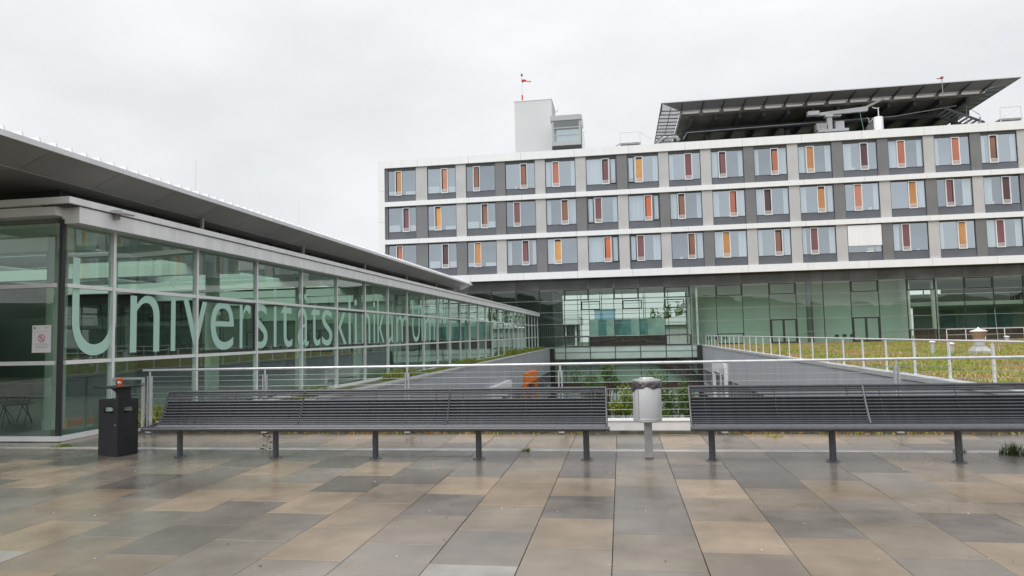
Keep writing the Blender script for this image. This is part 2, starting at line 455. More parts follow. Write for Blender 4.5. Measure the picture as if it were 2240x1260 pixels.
def slab(x0, x1, y0, y1, m):
    j = 0.0026
    w, l = round(x1 - x0 - 2 * j, 3), round(y1 - y0 - 2 * j, 3)
    if (w, l, m) not in _slab:
        e = 0.0022
        b = MB()
        vs = [(0, 0, -.04), (w, 0, -.04), (w, l, -.04), (0, l, -.04), (0, 0, -e), (w, 0, -e), (w, l, -e), (0, l, -e), (e, e, 0), (w - e, e, 0), (w - e, l - e, 0), (e, l - e, 0)]
        b.add(vs, [(0, 1, 5, 4), (1, 2, 6, 5), (2, 3, 7, 6), (3, 0, 4, 7), (4, 5, 9, 8), (5, 6, 10, 9), (6, 7, 11, 10), (7, 4, 8, 11), (8, 9, 10, 11)])
        _slab[(w, l, m)] = b.mesh('paving_slab', m)
    o = obj('paving_slab', _slab[(w, l, m)], None, terr, (x0 + j, y0 + j, random.uniform(-.0015, .0015)))
    o.rotation_euler = (random.uniform(-.0012, .0012), random.uniform(-.0012, .0012), 0)
stuffm = {}
for c in range(-19, 13):
    x0 = -0.118 + cw * c
    off = 0.0 if c % 2 == 0 else 0.5
    prev = None
    edge = 8.71 + (0.0 if c % 2 == 0 else rl * .5)
    ys = [edge - rl * k for k in range(8)]
    # rest up to the drain
    top = edge
    rows = []
    while top < DY0 - 0.02:
        t2 = min(top + rl, DY0)
        rows.append((top, t2)); top = t2
    rows = rows[::-1] + [(y - rl, y) for y in ys]
    ki = 0
    for (a, b) in rows:
        if b < 3.2: break
        if c < 0 and x0 < -1.05 * b - 1.2: continue
        if x0 > 0.62 * b + 1.2: continue
        seq = known.get(c)
        if a > 8.6: m = random.choice(['dark', 'grey', 'warm', 'dark'])
        elif seq and ki < len(seq): m = seq[ki]; ki += 1
        else:
            m = random.choice([q for q in pal if q != prev])
        prev = m
        slab(x0, x0 + cw, a, b, m)
    # narrow walk behind the drain
    if x0 > -11.6 and x0 < 8.6:
        m1, m2 = random.choice(pal), random.choice(pal)
        cut = 10.86 if c % 2 == 0 else 11.3
        if x0 + cw < -9.95 and cut > 10.8: cut = 10.6
        ytop = 11.84 if x0 + cw > -9.95 else 10.78
        slab(x0, x0 + cw, 10.32, cut, m1)
        if ytop > cut + .05: slab(x0, x0 + cw, cut, ytop, m2)
# paving further back towards and behind the camera, never close in the picture
tag(bx('paving_field', -30, 30, -30, 1.2, -0.0385, -0.003, 'warm'), kind='structure')
dr = bx('drain_edge', -12.5, 9.5, DY0 + .005, DY0 + .135, -.03, .001, 'concrete', terr)
bx('drain_slot', -12.5, 9.5, DY0 + .137, DY0 + .165, -.035, -.02, 'dk', terr)
bx('drain_edge', -12.5, 9.5, DY0 + .168, DY0 + .197, -.03, .002, 'steel', terr)

# kerb under the railing
kb = thing('kerb', (0, 11.9, 0), 'white metal kerb running under the front railing behind the benches', 'kerb')
bx('kerb_footing', -8.75, 9.4, 11.86, 12.2, -.035, .045, 'moss', kb)
for i in range(7):
    a = -8.75 + i * 2.6
    bx('kerb_panel', a, min(a + 2.595, 9.4), 11.90, 12.2, .047, .2, 'kerbwhite', kb, bevel=.006)
    bx('kerb_cap', a, min(a + 2.597, 9.4), 11.885, 12.24, .202, .222, 'kerbwhite', kb, bevel=.004)

# front railing
ra = thing('railing', (-1.05, 11.83, 0), 'silver cable railing with round handrail along the terrace edge behind the benches', 'railing')
obj('handrail', MB().tube([(-8.98, 11.83, 1.19), (2.38, 11.83, 1.19), (2.4, 11.83, 1.19), (9.6, 11.83, 1.19)], .0235, 12), 'steel', ra, smooth='auto')
pm = MB()
for s_ in (-.028, .028):
    pm.box(s_ - .009, s_ + .009, -.03, .03, .05, 1.08)
pm.tube([(0, 0, 1.0), (0, 0, 1.19)], .017, 8)
for z in (.3, .41, .53, .655, .76, .87, .98, 1.07):
    pm.box(-.033, .033, -.008, .008, z - .007, z + .007)
pm.box(-.05, .05, -.04, .04, .02, .05)
pmesh = pm.mesh('post', 'steel')
for x in (-8.84, -6.50, -3.78, -1.05, 1.64, 4.33, 7.03):
    obj('post', pmesh, None, ra, (x, 11.83, 0))
for z in (.3, .41, .53, .655, .76, .87, .98, 1.07):
    obj('cable', MB().tube([(-8.84, 11.83, z), (9.6, 11.83, z)], .0042, 6), 'cable', ra)
ga = thing('gate', (-9.2, 11.83, 0), 'narrow steel gate between the glass corner and the first railing post', 'gate')
gm = MB()
gm.box(-9.62, -9.58, 11.81, 11.85, .06, 1.06).box(-9.0, -8.955, 11.81, 11.85, .06, 1.06).box(-9.58, -9.0, 11.81, 11.85, 1.02, 1.06).box(-9.58, -9.0, 11.81, 11.85, .06, .1)
obj('gate_frame', gm, 'steel', ga)
for z in (.3, .45, .6, .75, .9):
    obj('gate_cable', MB().tube([(-9.58, 11.83, z), (-9.0, 11.83, z)], .004, 6), 'cable', ga)
obj('latch', MB().box(-8.99, -8.9, 11.78, 11.83, .9, .96).tube([(-8.97, 11.76, .93), (-8.97, 11.84, .93)], .018, 8), 'post', ga)

# ------------------------------------------------------------------ benches
prof = [(9.56, .462), (9.585, .505), (9.62, .56), (9.665, .64), (9.705, .72), (9.74, .80), (9.775, .88), (9.795, .925)]
def along(f):
    t = f * (len(prof) - 1); i = min(int(t), len(prof) - 2); t -= i
    return (prof[i][0] * (1 - t) + prof[i + 1][0] * t, prof[i][1] * (1 - t) + prof[i + 1][1] * t)
def bench(x0, segs, legs, label, loc):
    t = thing('park_bench', loc, label, 'bench', 'grey steel slat benches along the railing')
    x1 = x0 + sum(segs)
    obj('seat_tube', MB().tube([(x0 - .012, 9.235, .437), (x1 + .012, 9.235, .437)], .031, 12), 'bench', t, smooth='auto')
    obj('seat_tube', MB().tube([(x0, 9.54, .452), (x1, 9.54, .452)], .014, 8), 'bench', t, smooth='auto')
    for i in range(7):
        y = 9.268 + i * .039
        z = .457 + .003 * math.cos(i) - .004 * math.sin(i / 6 * math.pi)
        obj('seat_slat', MB().box(x0 + .01, x1 - .01, y, y + .0375, z - .006, z), 'seat', t, bevel=.002)
    a = x0
    for s_ in segs:
        for k in range(13):
            y, z = along((k + .55) / 13.6)
            obj('back_slat', MB().tube([(a + .012, y, z), (a + s_ - .012, y, z)], [.0122] * 2, 10), 'bench', t, smooth='auto')
        bp = [along(q / 10 * .74) for q in range(11)]
        obj('back_sheet', MB().prism([(p[0] + .026, p[1] - .012) for p in bp] + [(p[0] + .031, p[1] - .014) for p in bp[::-1]], 'x', a + .003, a + s_ - .003), 'benchdk', t)
        for fx in (.09, .5, .91):
            path = [(p[0] + .006, p[1] - .004) for p in (along(q / 8 * .97 + .01) for q in range(9))]
            obj('back_strap', MB().tube([(a + s_ * fx, p[0] + .012, p[1]) for p in path], .006, 6), 'bench', t)
        a += s_
    obj('top_rail', MB().tube([(x0, 9.80, .934), (x1, 9.80, .934)], .021, 12), 'bench', t, smooth='auto')
    xs = [x0]
    for s_ in segs: xs.append(xs[-1] + s_)
    for i, x in enumerate(xs):
        end = i in (0, len(xs) - 1)
        pa = [(x, p[0] - .011, p[1] + .005) for p in prof] + [(x, 9.80, .935)]
        if end:
            pa = [(x, 9.235, .455), (x, 9.36, .452), (x, 9.50, .455)] + pa
        else:
            pa = [(x - .03, 9.52, .466)] + pa
        obj('side_frame', MB().tube(pa, .0135, 8), 'bench', t, smooth='auto')
        if end:
            sg = -1 if i == 0 else 1
            obj('end_plate', MB().prism([(9.2, .405), (9.235, .47), (9.34, .475), (9.55, .50), (9.60, .55), (9.57, .44), (9.36, .40)], 'x', x + sg * .004, x + sg * .016), 'bench', t, bevel=.004)
            obj('end_cap', MB().lathe([(.036, 0), (.036, .03), (.024, .036)], n=14), 'bench', t, (x + sg * .01, 9.235, .437), smooth='auto').rotation_euler = (0, sg * math.pi / 2, 0)
    obj('seat_beam', MB().box(x0 + .05, x1 - .05, 9.40, 9.50, .395, .448), 'bench', t)
    for x in legs:
        l = obj('leg', MB().tube([(x, 9.45, .012), (x, 9.45, .40)], .042, 16), 'bench', t, smooth='auto')
        fp = MB().lathe([(.088, 0), (.088, .008), (.08, .012)], x, 9.45, 20)
        for q in range(4):
            fp.lathe([(.009, .011), (.009, .021), (.004, .024)], x + .064 * math.cos(q * 1.571 + .6), 9.45 + .064 * math.sin(q * 1.571 + .6), 6)
        obj('foot_plate', fp, 'bench', l, smooth='auto')
    return t
bench(-6.98, (2.25, 2.25, 2.25), (-6.55, -5.02, -3.5, -2.0, -.51), 'long grey steel slat bench of three sections left of the round grey bin', (-3.6, 9.45, 0))
bench(.90, (2.25, 2.25, 2.25), (1.14, 2.64, 4.13, 5.62, 7.12), 'grey steel slat bench right of the round grey bin, cut off by the picture edge', (4.2, 9.45, 0))

# ------------------------------------------------------------------ round bin with bag
rb = thing('litter_bin', (.325, 9.58, 0), 'round silver litter bin on a square post between the two benches', 'litter bin')
cx, cy = .325, 9.58
bx('post', cx - .052, cx + .052, cy - .05, cy + .05, .012, .5, 'post', rb, bevel=.008)
bx('foot_plate', cx - .055, cx + .055, cy - .053, cy + .053, 0, .014, 'moss', rb)
obj('drum', MB().lathe([(.06, .50), (.175, .495), (.188, .505), (.191, .52), (.190, .99), (.186, 1.0)], cx, cy, 40), 'drum', rb, smooth='auto')
obj('lid', MB().lathe([(.085, 1.062), (.10, 1.075), (.19, 1.062), (.197, 1.05), (.197, 1.038), (.19, 1.03)], cx, cy, 40, caps=False), 'post', rb, smooth='auto')
sm_ = MB().box(-.006, .006, -.0025, .0025, .53, .98)
for q in range(5):
    sm_.box(-.004, .004, -.0045, -.0025, .56 + q * .1, .568 + q * .1)
o = obj('drum_seam', sm_, 'post', rb, (cx - .12, cy - .148, 0), center=False); o.rotation_euler = (0, 0, R(-39))
obj('drum_band', MB().lathe([(.1915, .53), (.193, .533), (.193, .545), (.1915, .548)], cx, cy, 40, caps=False), 'drum', rb, smooth='auto')
obj('lid_ring', MB().lathe([(.085, 1.06), (.088, 1.082), (.10, 1.086), (.104, 1.07)], cx, cy, 32, caps=False), 'steel', rb, smooth='auto')
bgm = MB()
n = 64
rows_ = [(.188, 1.04), (.198, 1.03), (.203, 1.0), (.200, .97), (.204, .945), (.198, .925)]
base = 0
for i, (r_, z_) in enumerate(rows_):
    for k in range(n):
        t = 2 * math.pi * k / n
        w = .006 * math.sin(9 * t + i * 1.3) + .005 * math.sin(17 * t - i * .9) + random.uniform(-.003, .003)
        zz = z_ + (i / 5) * (.035 * math.sin(t * 1.0 + 2.6) + .014 * math.sin(3 * t + 1) + .008 * math.sin(7 * t))
        bgm.v.append((cx + (r_ + w * min(1, i)) * math.cos(t), cy + (r_ + w * min(1, i)) * math.sin(t), zz))
for i in range(5):
    for k in range(n):
        bgm.f.append((i * n + k, i * n + (k + 1) % n, (i + 1) * n + (k + 1) % n, (i + 1) * n + k)); bgm.mi.append(0)
tag(obj('bin_bag', bgm, 'bag', smooth=True), 'crumpled black plastic bag folded over the rim of the round silver bin', 'bin bag')

# ------------------------------------------------------------------ black ashtray bin with cup
ab = thing('ashtray_bin', (-7.72, 9.62, 0), 'square black litter bin with slots and a roof plate at the left bench end', 'litter bin')
rot = Matrix.Rotation(R(-17.5), 4, 'Z')
def rounded(cx_, cz_, w, h, r, n=5):
    pts = []
    for (sx_, sz_, a0) in ((1, 1, 0), (-1, 1, 90), (-1, -1, 180), (1, -1, 270)):
        for k in range(n + 1):
            a = R(a0 + 90 * k / n)
            pts.append((cx_ + sx_ * (w / 2 - r) + r * math.cos(a), cz_ + sz_ * (h / 2 - r) + r * math.sin(a)))
    return pts
def holed_panel(w, h, hole, th):
    bm = bmesh.new()
    o_ = [bm.verts.new((x, 0, z)) for x, z in ((-w / 2, 0), (w / 2, 0), (w / 2, h), (-w / 2, h))]
    i_ = [bm.verts.new((x, 0, z)) for x, z in hole]
    es = [bm.edges.new((l[k], l[(k + 1) % len(l)])) for l in (o_, i_) for k in range(len(l))]
    bmesh.ops.triangle_fill(bm, use_beauty=True, edges=es)
    ext = bmesh.ops.extrude_face_region(bm, geom=bm.faces[:])
    bmesh.ops.translate(bm, vec=(0, th, 0), verts=[e for e in ext['geom'] if isinstance(e, bmesh.types.BMVert)])
    bmesh.ops.recalc_face_normals(bm, faces=bm.faces)
    me = bpy.data.meshes.new('panel'); bm.to_mesh(me); bm.free()
    me.materials.append(MT['binblack'])
    return me
BW, BD, BH = .465, .33, .845
fpan = holed_panel(BW, BH, rounded(0, .69, .22, .085, .035), .012)
spn = holed_panel(BD - .026, BH, rounded(0, .69, .15, .085, .035), .012)
def put(name, me, off, rz, parent):
    o = obj(name, me, None, parent, Vector((-7.735, 9.645, .003)) + rot @ Vector(off))
    o.rotation_euler = (0, 0, R(-17.5) + rz)
    return o
put('front_panel', fpan, (0, -BD / 2, 0), 0, ab)
put('back_panel', fpan, (0, BD / 2, 0), math.pi, ab)
put('side_panel', spn, (BW / 2, 0, 0), math.pi / 2, ab)
put('side_panel', spn, (-BW / 2, 0, 0), -math.pi / 2, ab)
put('top_plate', MB().box(-BW / 2 + .013, BW / 2 - .013, -BD / 2 + .013, BD / 2 - .013, BH - .03, BH - .006).mesh('top_plate', 'binblack'), (0, 0, 0), 0, ab)
put('liner', MB().box(-BW / 2 + .05, BW / 2 - .05, -BD / 2 + .05, BD / 2 - .05, .02, .55).mesh('liner', 'dk'), (0, 0, 0), 0, ab)
put('door_lock', MB().lathe([(.011, 0), (.011, .004)], n=10).mesh('door_lock', 'steel'), (.17, -BD / 2 - .004, .47), 0, ab).rotation_euler = (R(90), 0, R(-17.5))
put('door_joint', MB().box(-BW / 2 + .03, BW / 2 - .03, -.002, .002, .585, .589).mesh('door_joint', 'dk'), (0, -BD / 2 - .0015, 0), 0, ab)
nk = MB().prism([(.20, .845), (.20, 1.02), (-.13, 1.02), (-.10, 1.0), (-.03, .975), (.03, .93), (.06, .845)], 'y', -.06, .06)
put('neck', nk.mesh('neck', 'binblack'), (0, 0, 0), 0, ab)
put('roof_plate', MB().prism([(-.30, 1.022), (.235, 1.022), (.25, 1.034), (.25, 1.046), (-.30, 1.046), (-.315, 1.034)], 'y', -.21, .2).mesh('roof_plate', 'binblack'), (0, 0, 0), 0, ab)
cu = tag(obj('paper_cup', MB().lathe([(.028, 0), (.030, .004), (.0395, .118), (.041, .12), (.042, .124), (.039, .127)], n=20), ['cuporange'], None, (-7.62, 9.52, 1.0505), smooth='auto'), 'orange takeaway paper cup with white print standing on the black bin', 'cup')
for k in range(5):
    a = R(230 + k * 22)
    obj('print_mark', MB().box(-.005, .005, -.0006, .0006, 0, .02 + .008 * (k % 3)), 'paper', cu, Vector((-7.62, 9.52, 1.0505)) + Vector((.0365 * math.cos(a), .0365 * math.sin(a), .045 + .012 * (k % 2)))).rotation_euler = (0, 0, a + math.pi / 2)

# ------------------------------------------------------------------ glass wing on the left
XW = -9.9
wing = thing('glass_wing', (-15, 48, 0), 'long low glazed hall with mint lettering and a tilted metal roof on the left', 'building')
ys = [10.94] + [12.1 + 2.7 * k for k in range(27)]
zt = [.075, 1.39, 2.78, 3.95]
for i in range(len(ys) - 1):
    a, b = ys[i], ys[i + 1]
    for k in range(3):
        p = sbx('glass_pane', .02, b - a - .05, zt[k + 1] - zt[k] - .04, 'gwing', wing, XW - .02, a + .025, zt[k] + .02)
    if (i - 2) % 3 == 0 and i < 20:
        f = MB()
        for (y0, y1, z0, z1) in ((a + .045, a + .1, 1.44, 2.73), (b - .1, b - .045, 1.44, 2.73), (a + .1, b - .1, 1.44, 1.5), (a + .1, b - .1, 2.67, 2.73)):
            f.box(XW - .06, XW + .012, y0, y1, z0, z1)
        obj('window_frame', f, 'dk', wing)
for i, y in enumerate(ys):
    if i == 0:
        bx('corner_post', XW - .075, XW - .005, 10.875, 10.945, .075, 3.98, 'dk', wing)
    else:
        o = sbx('mullion', .11, .07, 3.9, 'mull', wing, XW - .05, y - .035, .08)
        sbx('blind_guide', .012, .012, 3.6, 'post', wing, XW - .14, y + .22, .1)
        sbx('blind_guide', .012, .012, 3.6, 'post', wing, XW - .14, y + .30, .1)
yend = ys[-1]
for z in (1.39, 2.78):
    obj('transom', MB().box(XW - .04, XW + .045, 10.95, yend, z - .035, z + .035), 'mull', wing)
bx('sill', XW - .06, XW + .07, 10.86, yend, .005, .085, 'alu', wing)
# front (towards the terrace)
for i in range(4):
    a = -10.02 - i * 3.1; b = a - 3.1
    for k in range(3):
        sbx('glass_pane', 3.04, .02, zt[k + 1] - zt[k] - .04, 'gwing', wing, b + .03, 10.86, zt[k] + .02)
    sbx('mullion', .07, .11, 3.9, 'mull', wing, b - .035, 10.81, .08)
for z in (1.39, 2.78):
    bx('transom', -22.4, -10.0, 10.815, 10.89, z - .035, z + .035, 'mull', wing)
bx('sill', -22.4, XW + .07, 10.80, 10.858, .012, .095, 'alu', wing)
# cornice
y = 10.9
k = 0
while y < yend:
    b = min(y + 2.7 * (2 if k > 6 else 1), yend + .2)
    obj('cornice_panel', MB().box(-9.96, -9.6, y + .004, b - .004, 3.9, 4.195), 'alu', wing, bevel=.006)
    y = b; k += 1
y = 10.62
while y < yend:
    b = min(y + 4.05, yend + .2)
    obj('cornice_cap', MB().box(-10.3, -9.56, y + .003, b - .003, 4.215, 4.335), 'alu', wing, bevel=.006)
    y = b
bx('cornice_gap', -10.2, -9.64, 10.7, yend, 4.19, 4.22, 'dk', wing)
for i in range(3):
    a = -9.56 - i * 4.2
    bx('cornice_cap', a - 4.196 - (0 if i else 0), a - (.744 if i == 0 else 0), 10.62, 11.2, 4.215, 4.335, 'alu', wing, bevel=.006)
    bx('cornice_panel', a - 4.2, a - (.36 if i == 0 else .004), 10.72, 11.0, 4.03, 4.195, 'alu', wing, bevel=.006)
bx('roof_deck', -12.1, -10.3, 11.2, yend, 4.0, 4.33, 'capg', wing)
bx('roof_deck', -30, -21, 11.2, yend, 4.0, 4.33, 'capg', wing)
for i in range(27):  # unseen rooflight, added to bring sky light into the wing
    bx('added_rooflight_pane', -21, -12.1, 11.2 + 2.7 * i + .03, 11.2 + 2.7 * i + 2.67, 4.2, 4.23, 'groof', wing)
# clerestory and big roof
bx('clerestory', -11.9, -10.62, 11.55, 43.0, 4.34, 4.70, 'cler', wing)
for i in range(12):
    sbx('clerestory_post', .06, .06, .35, 'dk', wing, -10.625, 11.5 + 2.7 * i, 4.335)
for i in range(6):
    yy = 15.2 + 5.4 * i
    obj('roof_strut', MB().box(-10.05, -9.98, yy - .03, yy + .03, 4.335, 4.72).box(-10.09, -9.94, yy - .08, yy + .08, 4.335, 4.36), 'soffit', wing)
pitch = 1.65
j0 = 10.06 - 3 * pitch
for i in range(23):
    a = j0 + i * pitch; b = min(a + pitch, 43.3)
    if a > 43: break
    g_ = .006
    obj('soffit_panel', MB().prism([(-9.41, 4.985), (-10.05, 4.712), (-10.05, 4.74), (-9.41, 5.01)], 'y', a + g_, b - g_), 'soffit', wing)
    obj('eave_panel', MB().box(-12.0, -10.056, a + g_, b - g_, 4.70, 4.73), 'soffit', wing)
    bx('roof_edge', -9.43, -9.39, a + .003, b - .003, 4.98, 5.075, 'roofedge', wing)
obj('roof_sheet', MB().prism([(-9.43, 5.01), (-10.05, 4.745), (-12.0, 4.745), (-12.0, 5.16), (-9.43, 5.07)], 'y', j0, 43.29), 'roofedge', wing)
obj('roof_end', MB().prism([(-9.39, 5.08), (-9.39, 4.975), (-10.05, 4.70), (-12, 4.70), (-12, 5.19)], 'y', 43.3, 43.36), 'soffit', wing)
rbm = MB().prism([(0, .0), (-.5, .02), (-.5, .095), (-.02, .085)], 'y', -.012, .012).mesh('roof_seam', 'roofedge')
y = j0
while y < 43.2:
    obj('roof_seam', rbm, None, wing, (-9.40, y, 5.068)); y += .336
obj('front_canopy', MB().prism([(-12.005, 4.70), (-30, 4.70), (-30, 5.3), (-12.005, 5.16)], 'y', j0, 11.15), 'soffit', wing)
bx('clerestory', -29, -11.905, 11.55, 11.9, 4.34, 4.70, 'cler', wing)
bx('clerestory_head', -29, -11.9, 11.16, 11.9, 4.71, 4.9, 'cler', wing)
# inside
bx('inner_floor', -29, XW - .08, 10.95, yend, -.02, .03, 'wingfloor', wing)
bx('inner_ceiling', -12.1, -10.32, 11.25, yend, 3.93, 3.99, 'ceil', wing)
bx('inner_ceiling', -29, -21, 11.25, yend, 3.93, 3.99, 'ceil', wing)
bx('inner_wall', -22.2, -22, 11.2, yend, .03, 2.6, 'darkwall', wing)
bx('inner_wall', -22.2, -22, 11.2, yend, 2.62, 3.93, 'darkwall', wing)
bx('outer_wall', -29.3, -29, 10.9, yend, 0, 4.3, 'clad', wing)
for i in range(14):
    yy = 12.35 + 5.4 * i
    obj('column', MB().lathe([(.21, .03), (.21, .22), (.185, .22), (.185, 3.93)], -11.35, yy, 24), 'col', wing, smooth='auto')
    bx('ceiling_beam', -22, -10.6, yy - .15, yy + .15, 3.62, 3.93, 'ceil', wing)
for i in range(10):
    yy = 14 + 6 * i
    bx('room_divider', -22, -16.5 + (i % 3), yy, yy + .12, .03, 2.62, 'darkwall', wing)
    if i % 2 and i > 2: bx('upper_wall', -22, -10.7, yy + 2, yy + 2.12, 2.75, 3.92, 'hallwall', wing)

# lettering on the glass
GL = [('U', 11.11, 12.22), ('n', 12.62, 13.52), ('i', 13.89, 14.08), ('v', 14.34, 15.26), ('e', 15.41, 16.42), ('r', 16.7, 17.25), ('s', 17.4, 18.14), ('i', 18.48, 18.67), ('t', 18.91, 19.63), ('ä', 20.0, 20.75), ('t', 20.9, 21.6), ('s', 21.74, 22.56), ('k', 22.87, 23.81), ('l', 24.02, 24.22), ('i', 24.6, 24.82), ('n', 25.34, 26.22), ('i', 26.58, 26.79), ('k', 27.06, 27.88), ('u', 28.12, 28.98), ('m', 29.46, 31.13), ('U', 31.85, 33.07), ('l', 33.39, 33.62), ('m', 33.96, 35.89)]
_fc = {}
def glyph(ch):
    if ch in _fc: return _fc[ch]
    cv = bpy.data.curves.new('glyph', 'FONT'); cv.body = ch; cv.size = 1; cv.extrude = 0.0; cv.offset = -0.006
    to = bpy.data.objects.new('glyph', cv); C.objects.link(to)
    dg = bpy.context.evaluated_depsgraph_get()
    me = bpy.data.meshes.new_from_object(to.evaluated_get(dg))
    bpy.data.objects.remove(to)
    vs = [v.co.copy() for v in me.vertices]; fs = [tuple(p.vertices) for p in me.polygons]
    bpy.data.meshes.remove(me)
    _fc[ch] = (vs, fs)
    return _fc[ch]
xh = max(v.y for v in glyph('x')[0])
sc_ = 1.185 / xh
for ch, a, b in GL:
    vs, fs = glyph(ch)
    x0, x1 = min(v.x for v in vs), max(v.x for v in vs)
    kx = (b - a) / (x1 - x0)
    m = MB()
    m.add([(0, a + (v.x - x0) * kx, 1.505 + v.y * sc_) for v in vs], fs)
    nv = len(vs)
    m.v = [(p[0] + XW + .004, p[1], p[2]) for p in m.v]
    o = obj('letter', m, 'mint', wing)
    sol = o.modifiers.new('solid', 'SOLIDIFY'); sol.thickness = .003; sol.offset = 1

# notice on the front glass
no = thing('notice', (-10.267, 10.85, 1.577), 'white paper notice with a red prohibition ring on the front glass', 'notice')
bx('sheet', -10.46, -10.075, 10.849, 10.852, 1.577, 2.068, 'paper', no)
rgm = MB()
for k in range(28):
    a0, a1 = 2 * math.pi * k / 28, 2 * math.pi * (k + 1) / 28
    for (q0, q1) in ((.055, .07),):
        rgm.add([(-10.267 + q * math.cos(t), 10.847, 1.835 + q * math.sin(t)) for q, t in ((q0, a0), (q1, a0), (q1, a1), (q0, a1))], [(0, 1, 2, 3)])
for sg in (1,):
    rgm.add([(-10.267 - .045, 10.8468, 1.835 + .035), (-10.267 - .035, 10.8468, 1.835 + .045), (-10.267 + .045, 10.8468, 1.835 - .035), (-10.267 + .035, 10.8468, 1.835 - .045)], [(0, 1, 2, 3)])
obj('prohibition_ring', rgm, 'red', no)
vs, fs = glyph('R')
k_ = .085
mm_ = MB(); mm_.add([(-10.292 + v.x * k_, 10.8475, 1.805 + v.y * k_) for v in vs], fs)
obj('pictogram', mm_, 'ink', no)
for (x0, x1, z) in ((-10.38, -10.16, 1.735), (-10.41, -10.13, 1.72), (-10.39, -10.15, 1.69), (-10.40, -10.14, 1.675), (-10.36, -10.18, 1.66), (-10.22, -10.12, 2.03), (-10.2, -10.12, 2.015), (-10.41, -10.13, 1.945)):
    bx('text_line', x0, x1, 10.8472, 10.8488, z, z + .006, 'faint', no)
obj('crest', MB().lathe([(.018, 0), (.018, .001)], n=12), 'ink', no, (-10.41, 10.848, 2.02)).rotation_euler = (R(90), 0, 0)

fl = thing('floodlight', (-9.5, 11.75, 4.18), 'small grey floodlight bracketed to the wing cornice near its corner', 'lamp')
obj('lamp_head', MB().prism([(-9.62, 4.22), (-9.30, 4.17), (-9.27, 4.20), (-9.32, 4.25), (-9.60, 4.27)], 'y', 11.62, 11.92), 'steel', fl, bevel=.01)
bx('bracket', -9.6, -9.5, 11.72, 11.8, 4.1, 4.22, 'post', fl)
for i, (yy, x, lb) in enumerate(((16.7, -11.2, 'nearer of two thin lightning rods on the tilted wing roof'), (22.7, -11.2, 'farther of two thin lightning rods on the tilted wing roof'))):
    t = thing('lightning_rod', (x, yy, 5.1), lb, 'lightning rod', 'lightning rods on the wing roof')
    obj('rod', MB().tube([(x, yy, 5.05), (x, yy, 5.7), (x, yy, 6.62)], [.01, .008, .004], 6), 'steel', t)
    obj('foot', MB().lathe([(.12, 5.08), (.12, 5.15), (.03, 5.2)], x, yy, 12), 'concrete', t)

# ------------------------------------------------------------------ people (one continuous body each) and chairs
def person(x, y, z, h, label, rz=0, arm=0.2, cloth=None):
    s_ = h / 1.75
    J = {'pel': (0, 0, .95), 'chest': (0, 0, 1.32), 'neck': (0, 0, 1.5), 'head': (0, .02, 1.62), 'top': (0, .01, 1.73),
         'hl': (-.1, 0, .9), 'kl': (-.11, .03, .5), 'al': (-.11, -.02, .08), 'tl': (-.11, .14, .03),
         'hr': (.1, 0, .9), 'kr': (.11, .03, .5), 'ar': (.12, -.02, .08), 'tr': (.12, .14, .03),
         'sl': (-.19, 0, 1.43), 'el': (-.24 - arm * .2, .02, 1.14), 'wl': (-.22, .12 + arm * .4, .92),
         'sr': (.19, 0, 1.43), 'er': (.24, .02, 1.14), 'wr': (.22, .12, .90)}
    rad = dict(pel=.15, chest=.16, neck=.06, head=.095, top=.06, hl=.1, kl=.065, al=.05, tl=.035, hr=.1, kr=.065, ar=.05, tr=.035, sl=.065, el=.05, wl=.035, sr=.065, er=.05, wr=.035)
    E_ = [('pel', 'chest'), ('chest', 'neck'), ('neck', 'head'), ('head', 'top'), ('pel', 'hl'), ('hl', 'kl'), ('kl', 'al'), ('al', 'tl'), ('pel', 'hr'), ('hr', 'kr'), ('kr', 'ar'), ('ar', 'tr'), ('chest', 'sl'), ('sl', 'el'), ('el', 'wl'), ('chest', 'sr'), ('sr', 'er'), ('er', 'wr')]
    nm = list(J)
    me = bpy.data.meshes.new('person')
    me.from_pydata([Vector(J[k]) * s_ for k in nm], [(nm.index(a), nm.index(b)) for a, b in E_], [])
    me.materials.append(MT['skin'])
    o = bpy.data.objects.new('person', me)
    link(o, None, (x, y, z)); o.rotation_euler = (0, 0, rz)
    sk = o.modifiers.new('skin', 'SKIN'); sk.use_smooth_shade = True
    for i, k in enumerate(nm):
        me.skin_vertices[0].data[i].radius = (rad[k] * s_ * 1.55, rad[k] * s_ * (.75 if k in ('chest', 'pel') else 1))
    me.skin_vertices[0].data[0].use_root = True
    ss = o.modifiers.new('sub', 'SUBSURF'); ss.levels = ss.render_levels = 1
    tag(o, label, 'person', 'people in the glazed hall')
    return o
def chair(x, y, z, rz, label, group, m='dk'):
    t = thing('chair', (x, y, z), label, 'chair', group)
    rm = Matrix.Rotation(rz, 4, 'Z')
    def part(nm_, mb):
        o = obj(nm_, mb.mesh(nm_, m), None, t, (x, y, z)); o.rotation_euler = (0, 0, rz); return o
    part('seat', MB().box(-.23, .23, -.22, .22, .43, .46))
    part('backrest', MB().box(-.22, .22, .2, .23, .56, .88))
    for sx_ in (-.2, .2):
        part('leg', MB().tube([(sx_, -.24, 0), (sx_, .22, .88)], .011, 6))
        part('leg', MB().tube([(sx_, .26, 0), (sx_, -.18, .44)], .011, 6))
    return t
chair(-12.75, 12.9, .03, .5, 'dim folding chair seen through the front glass beside the column', 'chairs inside the glass wing')
chair(-13.5, 13.6, .03, .2, 'dim folding chair deeper inside the front glass, left of the other', 'chairs inside the glass wing')

